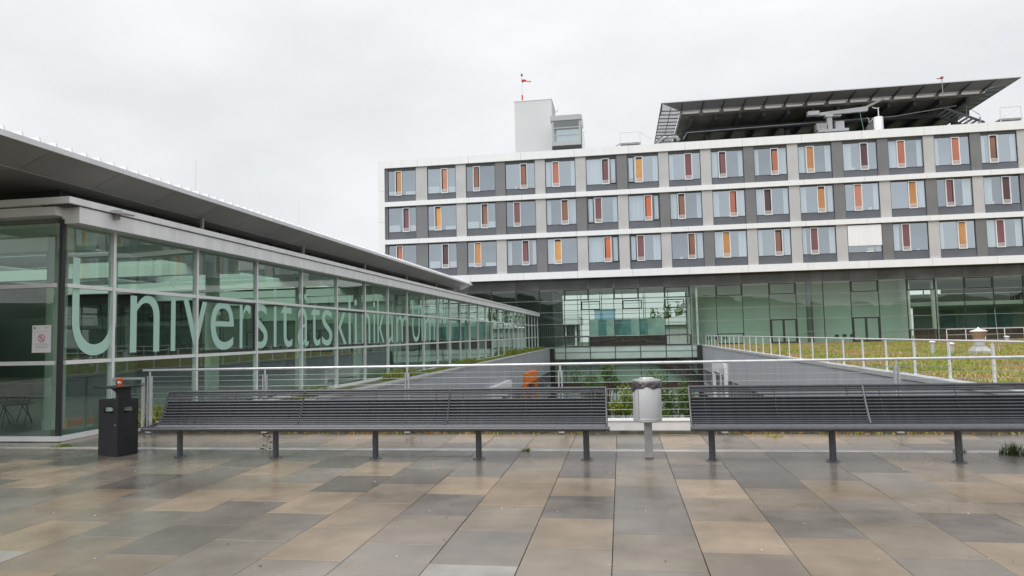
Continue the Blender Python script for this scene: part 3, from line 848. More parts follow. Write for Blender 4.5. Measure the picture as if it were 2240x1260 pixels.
# ------------------------------------------------------------------ courtyard podium walls
lw = thing('courtyard_wall', (-8.8, 48, -9), 'blue grey clad courtyard wall under the glass wing on the left', 'wall')
rw = thing('courtyard_wall', (9.6, 48, -9), 'blue grey clad courtyard wall carrying the green roof on the right', 'wall')
tag(bx('courtyard_floor', -9, 10, 12.3, 84, -8.98, -8.6, 'court'), kind='structure')
for (t, x, sg) in ((lw, -8.6, 1), (rw, 9.45, -1)):
    y = 12.25; k = 0
    inner = x - sg * .25
    while y < 83.9:
        b = min(y + 5.4, 83.95)
        x0, x1 = sorted((x, inner))
        obj('cladding_panel', MB().box(x0, x1, y + .006, b - .006, -2.75, -.07), 'clad', t)
        obj('cladding_panel', MB().box(x0, x1, y + .006, b - .006, -5.6, -4.3), 'clad', t)
        q0, q1 = sorted((x - sg * .14, x - sg * .2))
        for w in range(3):
            ya = y + (b - y) * w / 3
            sbx('window_pane', .03, (b - y) / 3 - .12, 1.5, 'gwin', t, q0, ya + .06, -4.28)
            sbx('window_bar', .1, .1, 1.55, 'pierD' if w else 'post', t, x - (.1 if sg > 0 else 0), ya - .05, -4.3)
        y = b
    q0, q1 = sorted((x - sg * .26, x - sg * .5))
    bx('wall_core', q0, q1, 12.25, 83.95, -8.98, -.07, 'darkwall', t)
    q0, q1 = sorted((x + sg * .05, x - sg * .42))
    for i in range(14):
        bx('wall_cap', q0, q1, 12.26 + 5.13 * i, 12.26 + 5.13 * (i + 1) - .01, -.065, .02 if sg > 0 else .09, 'capg', t)
bx('end_pilaster', -8.6, -8.05, 83.5, 83.93, -8.9, -.02, 'dk', lw)
bx('end_pilaster', 8.85, 9.4, 83.5, 83.93, -8.9, .05, 'dk', rw)
tag(bx('planting_strip', XW + .02, -9.0, 12.3, yend, -.9, -.03, 'court'), kind='structure')

def portal(x, sg, y0, y1, z0, z1, m, label):
    t = thing('window_portal', (x, (y0 + y1) / 2, z0), label, 'portal')
    a, b = sorted((x, x + sg * .32))
    bx('jamb', a, b, y0, y0 + .18, z0, z1 - .95, m, t)
    bx('jamb', a, b, y1 - .4, y1, z0, z1 - .95, m, t)
    bx('hood', a, b + (.02 if sg > 0 else 0), y0, y1, z1 - .95, z1, m, t)
    return t
portal(-8.6, 1, 60.0, 67.6, -8.5, -1.7, 'orange', 'bright orange portal frame on the left courtyard wall')
portal(-8.6, 1, 43.3, 51.5, -8.5, -1.65, 'portalw', 'white portal hood on the left courtyard wall nearer than the orange one')
portal(9.45, -1, 64.8, 73, -8.5, -1.35, 'portalw', 'white portal frame on the right courtyard wall')
portal(9.45, -1, 31, 38, -8.5, -2.3, 'orange', 'orange portal glimpsed through the slats of the right bench')

# ------------------------------------------------------------------ green roof
gr = tag(bx('green_roof', 9.95, 75, 12.3, 83.9, -8.9, .08, 'sedumsoil'), kind='structure')
def blades(n, place, hgt, wid, mats, spread=.35, per=4):
    m = MB()
    for i in range(n):
        x, y, z, mi, s_ = place(i)
        for k in range(per):
            a = random.uniform(0, 2 * math.pi); h = hgt * s_ * random.uniform(.5, 1.2); w = wid * random.uniform(.6, 1.3)
            dx, dy = math.cos(a), math.sin(a)
            l = spread * h * random.uniform(.3, 1.3)
            bx_, by_ = x + dx * .03 * random.random(), y + dy * .03 * random.random()
            m.add([(bx_ - dy * w, by_ + dx * w, z), (bx_ + dy * w, by_ - dx * w, z), (bx_ + dx * l * .5 + dy * w * .6, by_ + dy * l * .5 - dx * w * .6, z + h * .6), (bx_ + dx * l, by_ + dy * l, z + h)], [(0, 1, 2), (0, 2, 3)], mi)
    return m
from mathutils import noise as NZ
def sed(i):
    while True:
        y = 12.5 + (70 * random.random() ** 1.7)
        x = 10.0 + random.random() * (y * .62 - 3 if y > 24 else 12)
        if x > 0 and x < 50: break
    v = 1.5 * NZ.noise((x * .28, y * .16, 0)) + .5 * NZ.noise((x * 1.1, y * .7, 5))
    r = v + random.uniform(-.25, .25)
    mi = 3 if r > .48 else (2 if r > .2 else (0 if r > -.25 else 1))
    s_ = .55 + .9 * max(0, NZ.noise((x * .5, y * .4, 9)) + .3)
    if mi == 3: s_ *= .5
    return x, y, .07, mi, s_
tag(obj('sedum_meadow', blades(30000, sed, .12, .016, None, .8), ['lg1', 'lg2', 'lg3', 'lg4'], center=False), kind='stuff')
def tall(i):
    while True:
        y = 13 + 45 * random.random() ** 1.4; x = 10.2 + random.random() * (y * .6 - 2 if y > 24 else 11)
        if NZ.noise((x * .45, y * .3, 21)) > .12: break
    return x, y, .07, random.choice((0, 0, 1, 1, 2)), random.uniform(.5, 1.1)
tag(obj('tall_grass', blades(2600, tall, .36, .011, None, .35), ['lg1', 'lg2', 'lg3'], center=False), kind='stuff')
def strip(i):
    y = 12.5 + 70 * random.random() ** .9
    v = NZ.noise((1.3, y * .22, 3))
    s_ = .35 + 1.6 * max(0, v + .12)
    if y < 32 and v < .2: s_ *= .25
    return random.uniform(-9.75, -9.1), y, -.04, random.choice((0, 1, 1, 0, 2)), s_ * (1.25 if y > 35 else .9)
tag(obj('strip_weeds', blades(5200, strip, .34, .016, None, .5), ['lg1', 'lg2', 'lg3'], center=False), kind='stuff')
def kw(i):
    x = random.choice((-5.6, -4.5, -4.1, -3.2, -2.5, -.9, 1.9, 2.4, 3.6, 4.6, 6)) + random.gauss(0, .28)
    return x, 11.86 + random.uniform(-.05, .03), 0, random.choice((0, 2, 2, 3)), random.uniform(.3, 1)
tag(obj('kerb_moss', blades(700, kw, .06, .006, None, .8), ['lg1', 'lg2', 'lg3', 'lg4'], center=False), kind='stuff')

# railing of the green roof
gl_ = thing('roof_railing', (9.75, 45, .1), 'white metal railing with flat posts along the green roof edge', 'railing')
pq = MB().box(-.022, .022, -.05, .05, .0, 1.1).box(-.012, .012, -.02, .02, 1.1, 1.16).box(-.07, .07, -.07, .07, -.01, .012).mesh('post', 'whitesteel')
for k in range(-2, 26):
    obj('post', pq, None, gl_, (9.75, 20.05 + 2.49 * k, .1))
obj('handrail', MB().tube([(9.75, 14.9, 1.27), (9.75, 82.5, 1.20)], .026, 10), 'whitesteel', gl_, smooth='auto')
for z in (.4, .75):
    obj('cable', MB().tube([(9.75, 14.9, z + .05), (9.75, 82.5, z)], .0035, 6), 'cable', gl_)
g2 = thing('roof_railing', (38, 70, .2), 'farther white railing before the brown parapet at the right', 'railing')
pq2 = MB().box(-.03, .03, -.03, .03, 0, 1.15).mesh('post', 'whitesteel')
for k in range(14):
    obj('post', pq2, None, g2, (30.2 + 1.65 * k, 70, .2))
obj('handrail', MB().tube([(30.2, 70, 1.38), (52, 70, 1.38)], .03, 8), 'whitesteel', g2)
obj('rail', MB().tube([(30.2, 70, .85), (52, 70, .85)], .012, 6), 'whitesteel', g2)

# roof vents and rods
v = thing('roof_vent', (19.83, 42.1, .1), 'large mushroom roof vent with a pale hat on the green roof', 'roof vent')
vm = MB()
vm.add([(19.42, 41.7, .08), (20.25, 41.7, .08), (20.25, 42.6, .08), (19.42, 42.6, .08), (19.42, 41.7, .26), (20.25, 41.7, .26), (20.25, 42.6, .26), (19.42, 42.6, .26), (19.58, 41.9, .52), (20.08, 41.9, .52), (20.08, 42.4, .52), (19.58, 42.4, .52)],
       [(0, 1, 5, 4), (1, 2, 6, 5), (2, 3, 7, 6), (3, 0, 4, 7), (4, 5, 9, 8), (5, 6, 10, 9), (6, 7, 11, 10), (7, 4, 8, 11), (8, 9, 10, 11)])
obj('vent_base', vm, 'capg', v)
obj('vent_pipe', MB().lathe([(.26, .55), (.26, .95)], 19.83, 42.15, 20), 'steel', v, smooth='auto')
obj('vent_cone', MB().lathe([(.22, .93), (.28, .96), (.40, 1.33), (.40, 1.36)], 19.83, 42.15, 20), mat('tan vent cone', (.30, .2, .14), .5), v, smooth='auto')
obj('vent_hat', MB().lathe([(.44, 1.35), (.44, 1.37), (.26, 1.43), (.06, 1.5), (.03, 1.58), (.0, 1.6)], 19.83, 42.15, 20), 'white', v, smooth='auto')
def pipe(x, y, r, h, label):
    t = thing('vent_pipe', (x, y, .1), label, 'vent pipe', 'small vent pipes on the green roof')
    obj('pipe', MB().lathe([(r, .05), (r, h)], x, y, 14), 'steel', t, smooth='auto')
    obj('cap', MB().lathe([(r * 1.5, h), (r * 1.55, h + .04), (r * .6, h + .12), (.001, h + .13)], x, y, 14), 'whitesteel', t, smooth='auto')
pipe(18.5, 44.8, .12, .72, 'slim capped vent pipe on the green roof left of the big vent')
pipe(19.3, 44.3, .15, .6, 'stubby vent pipe behind the railing post by the big vent')
pipe(34.8, 69, .16, .55, 'white stub pipe at the far right of the green roof')
for x, y, h, lb in ((16.87, 43, 1.75, 'thin lightning rod standing left of the small vent pipe'), (21.26, 43, 2.6, 'tall thin lightning rod standing right of the mushroom vent')):
    t = thing('lightning_rod', (x, y, .1), lb, 'lightning rod', 'lightning rods on the green roof')
    obj('rod', MB().tube([(x, y, .1), (x - .06, y, h * .5), (x - .1, y, h)], [.016, .012, .006], 6), 'steel', t)
    for a in (0, 2.1, 4.2):
        obj('stay', MB().tube([(x, y, .5), (x + .25 * math.cos(a), y + .25 * math.sin(a), .08)], .006, 5), 'steel', t)

# ------------------------------------------------------------------ shrubs and plants
def crown(n, blobs, size, mats):
    m = MB()
    for i in range(n):
        b = random.choice(blobs)
        while True:
            p = Vector((random.uniform(-1, 1), random.uniform(-1, 1), random.uniform(-1, 1)))
            if .25 < p.length < 1: break
        c = Vector(b[:3]) + Vector((p.x * b[3], p.y * b[3], p.z * b[4]))
        u = Vector((random.gauss(0, 1), random.gauss(0, 1), random.gauss(0, .6))).normalized()
        w = u.orthogonal().normalized(); w = Matrix.Rotation(random.uniform(0, 6.28), 3, u) @ w
        q = u.cross(w); s_ = size * random.uniform(.6, 1.4)
        m.add([c - w * s_, c + q * s_ * .45, c + w * s_, c - q * s_ * .45], [(0, 1, 2, 3)], random.randrange(len(mats)))
    return m
def shrub(x, y, z, h, r, label, mats, n=2800, group='shrubs growing in the courtyard', size=.115, name='shrub', cat='shrub'):
    t = thing(name, (x, y, z), label, cat, group)
    tm = MB()
    blobs = []
    for k in range(6):
        a = random.uniform(0, 6.28); rr = r * random.uniform(.2, .75)
        tip = Vector((x + rr * math.cos(a), y + rr * math.sin(a), z + h * random.uniform(.5, .95)))
        tm.tube([(x, y, z), Vector((x, y, z)).lerp(tip, .5) + Vector((0, 0, h * .08)), tip], [.06 * h / 4, .035 * h / 4, .012 * h / 4], 5)
        blobs.append((tip.x, tip.y, tip.z, r * random.uniform(.3, .55), h * random.uniform(.12, .22)))
    for k in range(5):
        a = random.uniform(0, 6.28); rr = r * random.uniform(.3, .9)
        blobs.append((x + rr * math.cos(a), y + rr * math.sin(a), z + h * random.uniform(.25, .7), r * .35, h * .12))
    obj('trunk', tm, 'bark', t)
    obj('crown', crown(n, blobs, size, mats), mats, t)
    return t
shrub(-3.7, 76, -8.6, 6.3, 2.1, 'dark leafy shrub before the far glass, left of the round bin', ['leafd', 'leafm'])
shrub(.2, 66, -8.6, 5.2, 1.8, 'bright yellow green shrub seen just left of the round bin', ['lg2', 'leafm', 'lg1'], 2600)
shrub(5.0, 70, -8.6, 6.0, 1.8, 'dark shrub seen right of the round bin', ['leafd', 'leafm'])
shrub(6.6, 74, -8.6, 4.2, 1.3, 'low dark shrub by the right courtyard wall beside the bench end', ['leafd', 'leafm'], 2000)
shrub(-1.6, 79, -8.6, 6.6, 1.6, 'tall loose green shrub close to the far glass, behind the left bench end', ['leafm', 'leafd'], 2200)
shrub(3.0, 79, -8.6, 6.2, 1.7, 'tall green shrub close to the far glass, directly behind the round bin', ['leafm', 'leafd'], 2200)
shrub(-1.3, 62, -8.6, 2.6, 1.6, 'low green shrub at the foot of the kerb gap, left of the bin', ['leafm', 'lg2'], 2600)
shrub(4.4, 60, -8.6, 2.8, 1.8, 'spreading low dark shrub to the right of the bin', ['leafd', 'leafm'], 2600)

def tuft(name, x, y, n, h, w, mats, label, cat, rad=.1, sp=.4):
    def pl(i):
        a = random.uniform(0, 6.28); r = rad * random.random()
        return x + r * math.cos(a), y + r * math.sin(a) * .7, 0, random.randrange(len(mats)), random.uniform(.5, 1.1)
    return tag(obj(name, blades(n, pl, h, w, None, sp, 5), mats), label, cat)
tuft('grass_tuft', 5.02, 9.98, 55, .16, .004, ['leafd', 'leafm'], 'dense dark grass tuft in the drain line at the right edge', 'grass tuft', .16)
tuft('grass_tuft', -9.35, 10.36, 40, .05, .006, ['lg1', 'lg2'], 'yellow green moss patch at the foot of the glass corner', 'weed', .2, .9)
tuft('grass_tuft', -1.43, 10.13, 14, .05, .006, ['lg1', 'leafm'], 'tiny green weed in the drain line under the left bench', 'weed', .07, .9)
tuft('grass_tuft', 4.45, 10.15, 16, .04, .006, ['lg1', 'leafm'], 'low weed in the drain line behind the rightmost bench leg', 'weed', .12, .9)
tuft('grass_tuft', 2.35, 11.5, 26, .05, .005, ['lg3', 'lg1'], 'dry yellow grass patch on the walk behind the right bench', 'weed', .14, 1)
wd = thing('weed', (-5.5, 10.05, 0), 'single leafy weed stalk beside the second leg of the left bench', 'weed')
wm = MB()
wm.tube([(-5.5, 10.05, 0), (-5.49, 10.05, .1), (-5.47, 10.04, .17), (-5.5, 10.05, .22)], [.004, .0035, .003, .002], 5)
obj('stalk', wm, 'leafd', wd)
lf = MB()
for (dx, dz, ang, l) in ((-.01, .2, 2.4, .09), (.02, .19, .7, .07), (.03, .12, .2, .09), (-.02, .07, 2.8, .06), (-.02, .02, 3.0, .1), (.02, .03, .1, .08)):
    c, s_ = math.cos(ang), math.sin(ang)
    p = Vector((-5.49 + dx, 10.05, dz))
    lf.add([p, p + Vector((c * l * .5 - s_ * .012, -.01, s_ * l * .5 + c * .012)), p + Vector((c * l, -.015, s_ * l)), p + Vector((c * l * .5 + s_ * .012, .01, s_ * l * .5 - c * .012))], [(0, 1, 2, 3)])
obj('leaf', lf, 'leafm', wd)

pt = MB()
for i in range(150):
    yy = 3.6 + 6.6 * random.random() ** .8
    xx = random.uniform(-1.0, .68) * yy
    if xx < -9.4: continue
    a = random.uniform(0, 6.28); l = random.uniform(.006, .016); w_ = l * random.uniform(.4, .8)
    c_, s_ = math.cos(a), math.sin(a)
    pt.add([(xx - c_ * l, yy - s_ * l, .003), (xx + s_ * w_, yy - c_ * w_, .005), (xx + c_ * l, yy + s_ * l, .003), (xx - s_ * w_, yy + c_ * w_, .008)], [(0, 1, 2, 3)], random.choice((0, 0, 0, 1, 1)))
tag(obj('petal_litter', pt, [mat('fallen petals', (.55, .5, .42), .6), mat('dark specks', (.05, .04, .03), .7)], center=False), kind='stuff')
jm = MB()
for i in range(420):
    c = random.randrange(-14, 12); yy = random.uniform(6.0, 11.8)
    if random.random() < .6: yy = random.uniform(9.6, 11.8)
    xx = -0.118 + cw * c + random.uniform(-.006, .006)
    if xx < -9.6 or xx > 7: continue
    for q in range(3):
        a = random.uniform(0, 6.28); l = random.uniform(.008, .022)
        jm.add([(xx - .002, yy, .0), (xx + .002, yy + .003, .0), (xx + l * math.cos(a) * .5, yy + l * math.sin(a), l * random.uniform(.3, .9))], [(0, 1, 2)], q % 2)
tag(obj('joint_moss', jm, ['lg1', 'leafm'], center=False), kind='stuff')

# ------------------------------------------------------------------ hospital block
D1, D2 = 82.6, 84.0
hb = thing('hospital_building', (8, 90, 0), 'long white and grey hospital block with coloured vent windows over a green glass hall', 'building')
res = [-.35, -.09, -.01, .05, .09, .14, .17, .13, .12, .07, .05, .02, -.04, -.12, -.24]
NB = 21
def left(k):
    return -28.4 + 4.94 * k + res[k] if k < 15 else -28.4 + 4.94 * 14 + res[14] + 4.86 * (k - 14)
def right(k):
    return left(k) + 3.70
XE = left(NB) - .1
XL = -29.95
bx('upper_core', XL + .3, XE, D1 + 2.2, 97, 8.6, 24.1, 'room', hb)
bx('upper_floor', XL + .3, XE, D1 + .3, 97, 8.45, 8.6, 'fascia', hb)
rows3 = [(9.27, 10.27, 13.36, 13.53), (14.11, 15.08, 18.18, 18.35), (18.94, 19.78, 22.95, 23.31)]   # band top, spandrel top, window top, band bottom
bands = [(8.435, 9.27), (13.53, 14.11), (18.35, 18.94), (23.31, 24.27)]
for (z0, z1) in bands:
    x = XL + .02; k = 0
    while x < XE:
        w = 6.6 if k else 5.2
        bx('band_panel', x + .012, min(x + w, XE) - .012, D1, D1 + .62, z0, z1, 'white', hb)
        x += w; k += 1
    bx('floor_slab', XL + .3, XE, D1 + .625, D1 + 2.2, z0 + .02, z1 - .02, 'pierD', hb)
for i in range(4):
    z0 = 8.435 + i * 3.97
    bx('edge_panel', XL - .02, -29.12, D1 - .004, D1 + .62, z0 + .01, min(z0 + 3.96, 24.275), 'white', hb)
bx('end_wall', XL, XL + .3, D1 + .63, 97, 8.435, 24.27, 'white', hb)
bx('roof_deck', XL + .3, XE, D1 + .62, 97, 24.05, 24.2, 'capg', hb)
SP = [  # rows bottom to top: (vent fraction, colour, light pier to the right?, open sash side)
    [(.4, 'R', 0, 0), (.6, 'D', 0, 0), (.36, 'O', 1, 0), (.63, 'P', 0, 0), (.36, 'Y', 1, 0), (.63, 'V', 1, 1), (.35, 'P', 1, -1), (.63, 'B', 0, 0), (.37, 'O', 1, 0), (.63, 'B', 1, 0), (.36, 'P', 1, 0), (.6, 'W', 0, 0), (.37, 'P', 1, 0), (.63, 'O', 0, 0), (.38, 'P', 1, 0)],
    [(.64, 'P', 0, 0), (.36, 'Y', 1, 0), (.62, 'B', 0, 0), (.37, 'P', 1, 0), (.62, 'B', 0, 0), (.37, 'P', 1, -1), (.63, 'V', 0, 1), (.36, 'B', 1, 0), (.63, 'R', 0, 0), (.36, 'D', 1, 0), (.63, 'O', 0, 0), (.38, 'S', 1, 0), (.63, 'O', 0, 0), (.37, 'P', 1, 0), (.62, 'D', 0, 0)],
    [(.38, 'O', 1, 0), (.6, 'S', 1, 0), (.36, 'B', 0, 0), (.62, 'B', 1, 0), (.35, 'R', 1, 0), (.63, 'P', 0, 1), (.38, 'Y', 1, -1), (.62, 'P', 1, 0), (.35, 'P', 0, 0), (.62, 'R', 1, 0), (.36, 'O', 0, 0), (.62, 'D', 0, 0), (.37, 'R', 1, 0), (.6, 'R', 0, 0), (.35, 'B', 1, 0)]]
WN = D1 + .36          # glass plane
def ring(w, h, t, d, dep=0.0):
    m = MB()
    m.box(0, t, 0, d, 0, h).box(w - t, w, 0, d, 0, h).box(t, w - t, 0, d, 0, t).box(t, w - t, 0, d, h - t, h)
    return m
rngw = random.Random(3)
for ri, (zb, zs, ztop, zc) in enumerate(rows3):
    H_ = ztop - zs
    frame = ring(3.70, H_ + .06, .055, .12).mesh('window', 'dk')
    vfr = ring(.88, H_ - .02, .07, .2).mesh('vent_frame', 'white')
    vpn = MB().box(.07, .81, .1, .16, .07, H_ - .1).mesh('vent_panel', 'vO')
    gb = MB()
    for q in range(4):
        gb.box(.07, .81, .0, .04, .09 + q * .115, .135 + q * .115)
    grl = gb.mesh('vent_grille', 'white')
    vpm = {}
    for k in range(NB):
        fr_, col, lp, op = SP[ri][k] if k < 15 else (rngw.choice((.36, .63)), rngw.choice('ORPBYDS'), rngw.choice((0, 1)), 0)
        xl, xr = left(k), right(k)
        w = obj('window', frame, None, hb, (xl, WN - .06, zs - .03))
        sbx('glass_pane', 3.58, .02, H_ - .05, 'gwin', w, xl + .06, WN, zs + .025)
        sbx('spandrel', 3.64, .06, zs - zb - .06, 'sprl', w, xl + .03, WN - .04, zb + .02)
        sbx('head_strip', 3.9, .1, max(.04, zc - ztop - .05), 'sprl', w, xl - .1, WN + .03, ztop + .03)
        if col == 'W':
            for q in range(3):
                bx('blind_slat', xl + .05 + q * 1.2, xl + .05 + q * 1.2 + 1.19, WN - .2, WN - .12, zs + .75, ztop, 'white', w)
            vx = xl + 1.95
            bx('vent_frame', vx, vx + .8, WN - .1, WN + .05, zs + .02, zs + .1, 'white', w)
            obj('vent_grille', grl, None, w, (vx, WN - .09, zs - .02))
        else:
            vx = xl + fr_ * 3.7 - .44
            f_ = obj('vent_frame', vfr, None, w, (vx, WN - .14, zs - .02))
            if col not in vpm:
                vpm[col] = MB().box(.07, .81, .1, .16, .07, H_ - .1).mesh('vent_panel', 'v' + col)
            obj('vent_panel', vpm[col], None, w, (vx, WN - .14, zs - .02))
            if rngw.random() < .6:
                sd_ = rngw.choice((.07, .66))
                bx('vent_shade', vx + sd_, vx + sd_ + .15, WN - .042, WN - .036, zs + .05, zs + H_ - .12, 'dk', w)  # dark strip on the panel stands for shade in the ajar side slot
            bx('vent_shade', vx + .07, vx + .81, WN - .046, WN - .042, zs + H_ - .12 - rngw.choice((.06, .06, .22)), zs + H_ - .118, 'dk', w)  # dark strip painted for the recess shade at the vent's top
            obj('vent_grille', grl, None, w, (vx, WN - .13, zs - .02))
        # room behind
        if k < 3:
            if not (ri == 2 and k == 2):
                dz = .55 + .35 * ((k + ri) % 2)
                bx('desk', xl + .12, xl + 1.5, WN + .04, WN + .3, zs, zs + dz, 'desk', w)
                bx('desk', xl + 2.3, xr - .1, WN + .04, WN + .3, zs, zs + dz * .9, 'desk', w)
        elif not (k == 3 and ri):
            cl, cr = rngw.choice((0, .5, .7, .95)), rngw.choice((0, .5, .6, .85))
            if cl + cr == 0: cr = .6
            if op > 0: cl = 1.7
            for (a, b) in ((xl + .07, xl + .07 + cl), (xr - .07 - cr, xr - .07)):
                if b - a > .1:
                    cm = MB(); nn = max(4, int((b - a) / .07)); pts = []
                    for q in range(nn + 1):
                        cm.v += [(a + (b - a) * q / nn, WN + .22 + .04 * (q % 2), zs + .02), (a + (b - a) * q / nn - .06 * math.sin(q * 1.7) * 0, WN + .22 + .04 * (q % 2), ztop - .02)]
                    for q in range(nn):
                        cm.f.append((2 * q, 2 * q + 2, 2 * q + 3, 2 * q + 1)); cm.mi.append(0)
                    obj('curtain', cm, 'curtain', w)
        if rngw.random() < .4:
            q = xl + rngw.uniform(.4, 2.8)
            bx('sill_item', q, q + rngw.uniform(.12, .35), WN + .1, WN + .22, zs, zs + rngw.uniform(.15, .4), 'desk', w)
        if op:
            a = xl + .08 if op < 0 else xr - .08 - .72
            obj('side_sash', ring(.72, H_ - .04, .09, .14), 'dk', w, (a, WN - .12, zs + .02))
            for q in range(4):
                bx('sash_bar', a + .09, a + .63, WN - .11, WN - .08, zs + .12 + q * .13, zs + .15 + q * .13, 'whitesteel', w)
        # pier to the right
        x2 = left(k + 1)
        sbx('pier', round(x2 - xr - .03, 2), .3, zc - zb - .01, 'pierL' if lp else 'pierD', hb, xr + .015, D1 + .2, zb + .005)
        sbx('room_wall', .15, 1.75, zc - zb, 'room', hb, xr + .5, D1 + .52, zb)
    bx('edge_pier', -29.1, left(0) - .02, D1 + .25, D1 + .5, zb + .005, zc - .005, 'pierD', hb)

# glass hall below
def mx_(j): return -6.73 + 3.0047 * j
zt2 = [.12, 1.40, 2.94, 4.37, 5.80, 7.13]
J0, J1 = -8, 22
framed_top = {0, 2, 4, 6, 8, 11, 13, 15, 17, 19, -2, -4}
for j in range(J0, J1):
    a, b = mx_(j), mx_(j + 1)
    for k in range(5):
        if j in (8, 11) and k < 2: continue
        sbx('glass_pane', 2.95, .02, zt2[k + 1] - zt2[k] - .03, 'gmain', hb, a + .027, D2, zt2[k] + .015)
    if j in framed_top:
        obj('vent_sash', ring(2.9, 1.3, .11, .1), 'dk', hb, (a + .05, D2 - .06, 5.82))
    if j in (6, 13, 0, 4):
        obj('vent_sash', ring(2.9, 1.24, .11, .1), 'dk', hb, (a + .05, D2 - .06, .14))
    if j in (8, 11):
        d = obj('door', ring(2.9, 2.8, .16, .12), 'dk', hb, (a + .05, D2 - .06, .12))
        bx('door_leaf', a + 1.38, a + 1.62, D2 - .05, D2 + .05, .28, 2.78, 'dk', d)
        for q in (0, 1):
            sbx('door_pane', 1.16, .02, 2.46, 'gmain', d, a + .21 + q * 1.42, D2, .29)
    # dark fascia over the glass and panels below it
    obj('fascia_panel', MB().box(a + .01, b - .01, D2 - .02, D2 + .25, 7.16, 8.44), 'fascia', hb)
    sbx('soffit_panel', 2.98, .75, .02, 'fascia', hb, a + .01, D2 - .78, 8.41)
    if -1 <= j < 6:
        for (z0, z1) in ((-.5, .08), (-1.32, -.56)):
            sbx('spandrel_pane', 2.95, .05, z1 - z0, 'spandG', hb, a + .027, D2 + .01, z0)
        for (z0, z1) in ((-2.8, -1.4), (-4.2, -2.84)):
            sbx('glass_pane', 2.95, .02, z1 - z0, 'gmain', hb, a + .027, D2, z0)
        for (z0, z1) in ((-6.4, -5.1), (-7.9, -6.44)):
            sbx('spandrel_pane', 2.95, .05, z1 - z0, 'spandG', hb, a + .027, D2 + .01, z0)
        sbx('spandrel_pane', 2.95, .05, .84, 'brown', hb, a + .027, D2 + .01, -5.07)
        sbx('spandrel_pane', 2.95, .05, .68, 'spandG', hb, a + .027, D2 + .01, -8.6)
for j in range(J0, J1 + 1):
    a = mx_(j)
    low = -8.6 if -1 <= j <= 6 else .1
    sbx('mullion', .075, .12, 7.16 - low, 'dk', hb, a - .0375, D2 - .05, low)
for z in zt2:
    bx('transom', mx_(J0), mx_(J1), D2 - .045, D2 + .03, z - .022, z + .022, 'post', hb)
for z in (-.53, -1.36, -2.82, -4.22, -5.085, -6.42, -7.91):
    bx('transom', mx_(-1), mx_(6), D2 - .045, D2 + .03, z - .02, z + .02, 'post', hb)
bx('hall_floor', mx_(J0), mx_(J1), D2 + .08, 97, -.3, .1, 'floor', hb)
bx('hall_ceiling', mx_(J0), mx_(J1), D2 + .26, 97, 7.16, 7.3, 'ceil', hb)
bx('lower_floor', mx_(-1), mx_(6), D2 + .08, 92, -5.0, -4.3, 'floor', hb)
bx('lower_wall', mx_(-1), mx_(6), 86.6, 86.8, -8.9, -5.05, 'innerwall', hb)
bx('lower_wall', mx_(-1), mx_(6), 85.5, 85.7, -4.3, -.3, 'hallwall', hb)
obj('dark_reflection', MB().prism([(1.0, -1.45), (9.3, -1.45), (9.3, -1.75), (7.2, -1.75), (9.0, -3.6), (7.6, -3.6), (3.4, -1.75)], 'y', 84.5, 85.3), 'brown', hb)  # dark shape behind the glass stands in for a triangular reflection
bx('corridor_wall', 9.2, 32.6, 87.0, 87.2, .1, 7.16, 'hallwall', hb)
bx('side_wall', 9.0, 9.2, D2 + .4, 97, .1, 7.16, 'innerwall', hb)
bx('side_wall', 32.6, 32.8, D2 + .4, 97, .1, 7.16, 'innerwall', hb)
bx('side_wall', -8.2, -8.0, D2 + .4, 97, .1, 7.16, 'darkwall', hb)
bx('back_wall', mx_(J0), -8.2, 88, 88.2, .1, 7.16, 'darkwall', hb)
for x, m in ((8.35, 'col'), (22.0, 'coldk'), (35.6, 'col'), (47, 'col')):
    obj('column', MB().lathe([(.36, .1), (.36, 7.16)], x, D2 + 1.0, 20), m, hb, smooth='auto')
# far side of the see-through hall
for j in range(-1, 6):
    a = -8 + 2.85 * j + 2.6
    for k in range(5):
        sbx('glass_pane', 2.8, .02, zt2[k + 1] - zt2[k] - .03, 'gmain', hb, a + .02, 96, zt2[k] + .015)
    sbx('mullion', .09, .12, 7.0, 'dk', hb, a, 95.95, .12)
    if j % 2 == 0:
        obj('vent_sash', ring(2.6, 1.2, .12, .1), 'dk', hb, (a + .1, 95.94, 5.0))
for z in (1.4, 2.2, 2.94, 3.7, 4.37, 5.0, 5.8, 6.5):
    bx('transom', -8, 9, 95.95, 96.05, z - .03, z + .03, 'post', hb)
for j in range(-1, 6):
    sbx('mullion', .06, .1, 7.0, 'dk', hb, -6.9 + 2.9 * j + 1.4, 90.0, .12)
xx = -3.75
for i in range(9):
    bx('screen_panel', xx, xx + 1.0, 85.6, 85.66, 1.42, 3.4, ('tealB', 'tealA', 'tealB', 'tealA', 'tealA', 'tealB', 'tealA', 'tealB', 'tealB')[i], hb)
    xx += 1.01
bx('gallery_parapet', -3.75, 5.35, 84.5, 84.62, .12, 1.0, 'brown', hb)
bx('gallery_parapet', -3.75, 5.35, 85.3, 85.42, .6, 1.35, 'brown', hb)
bx('inner_counter', 33.2, 60, 84.7, 85.0, .12, 1.45, 'brown', hb)
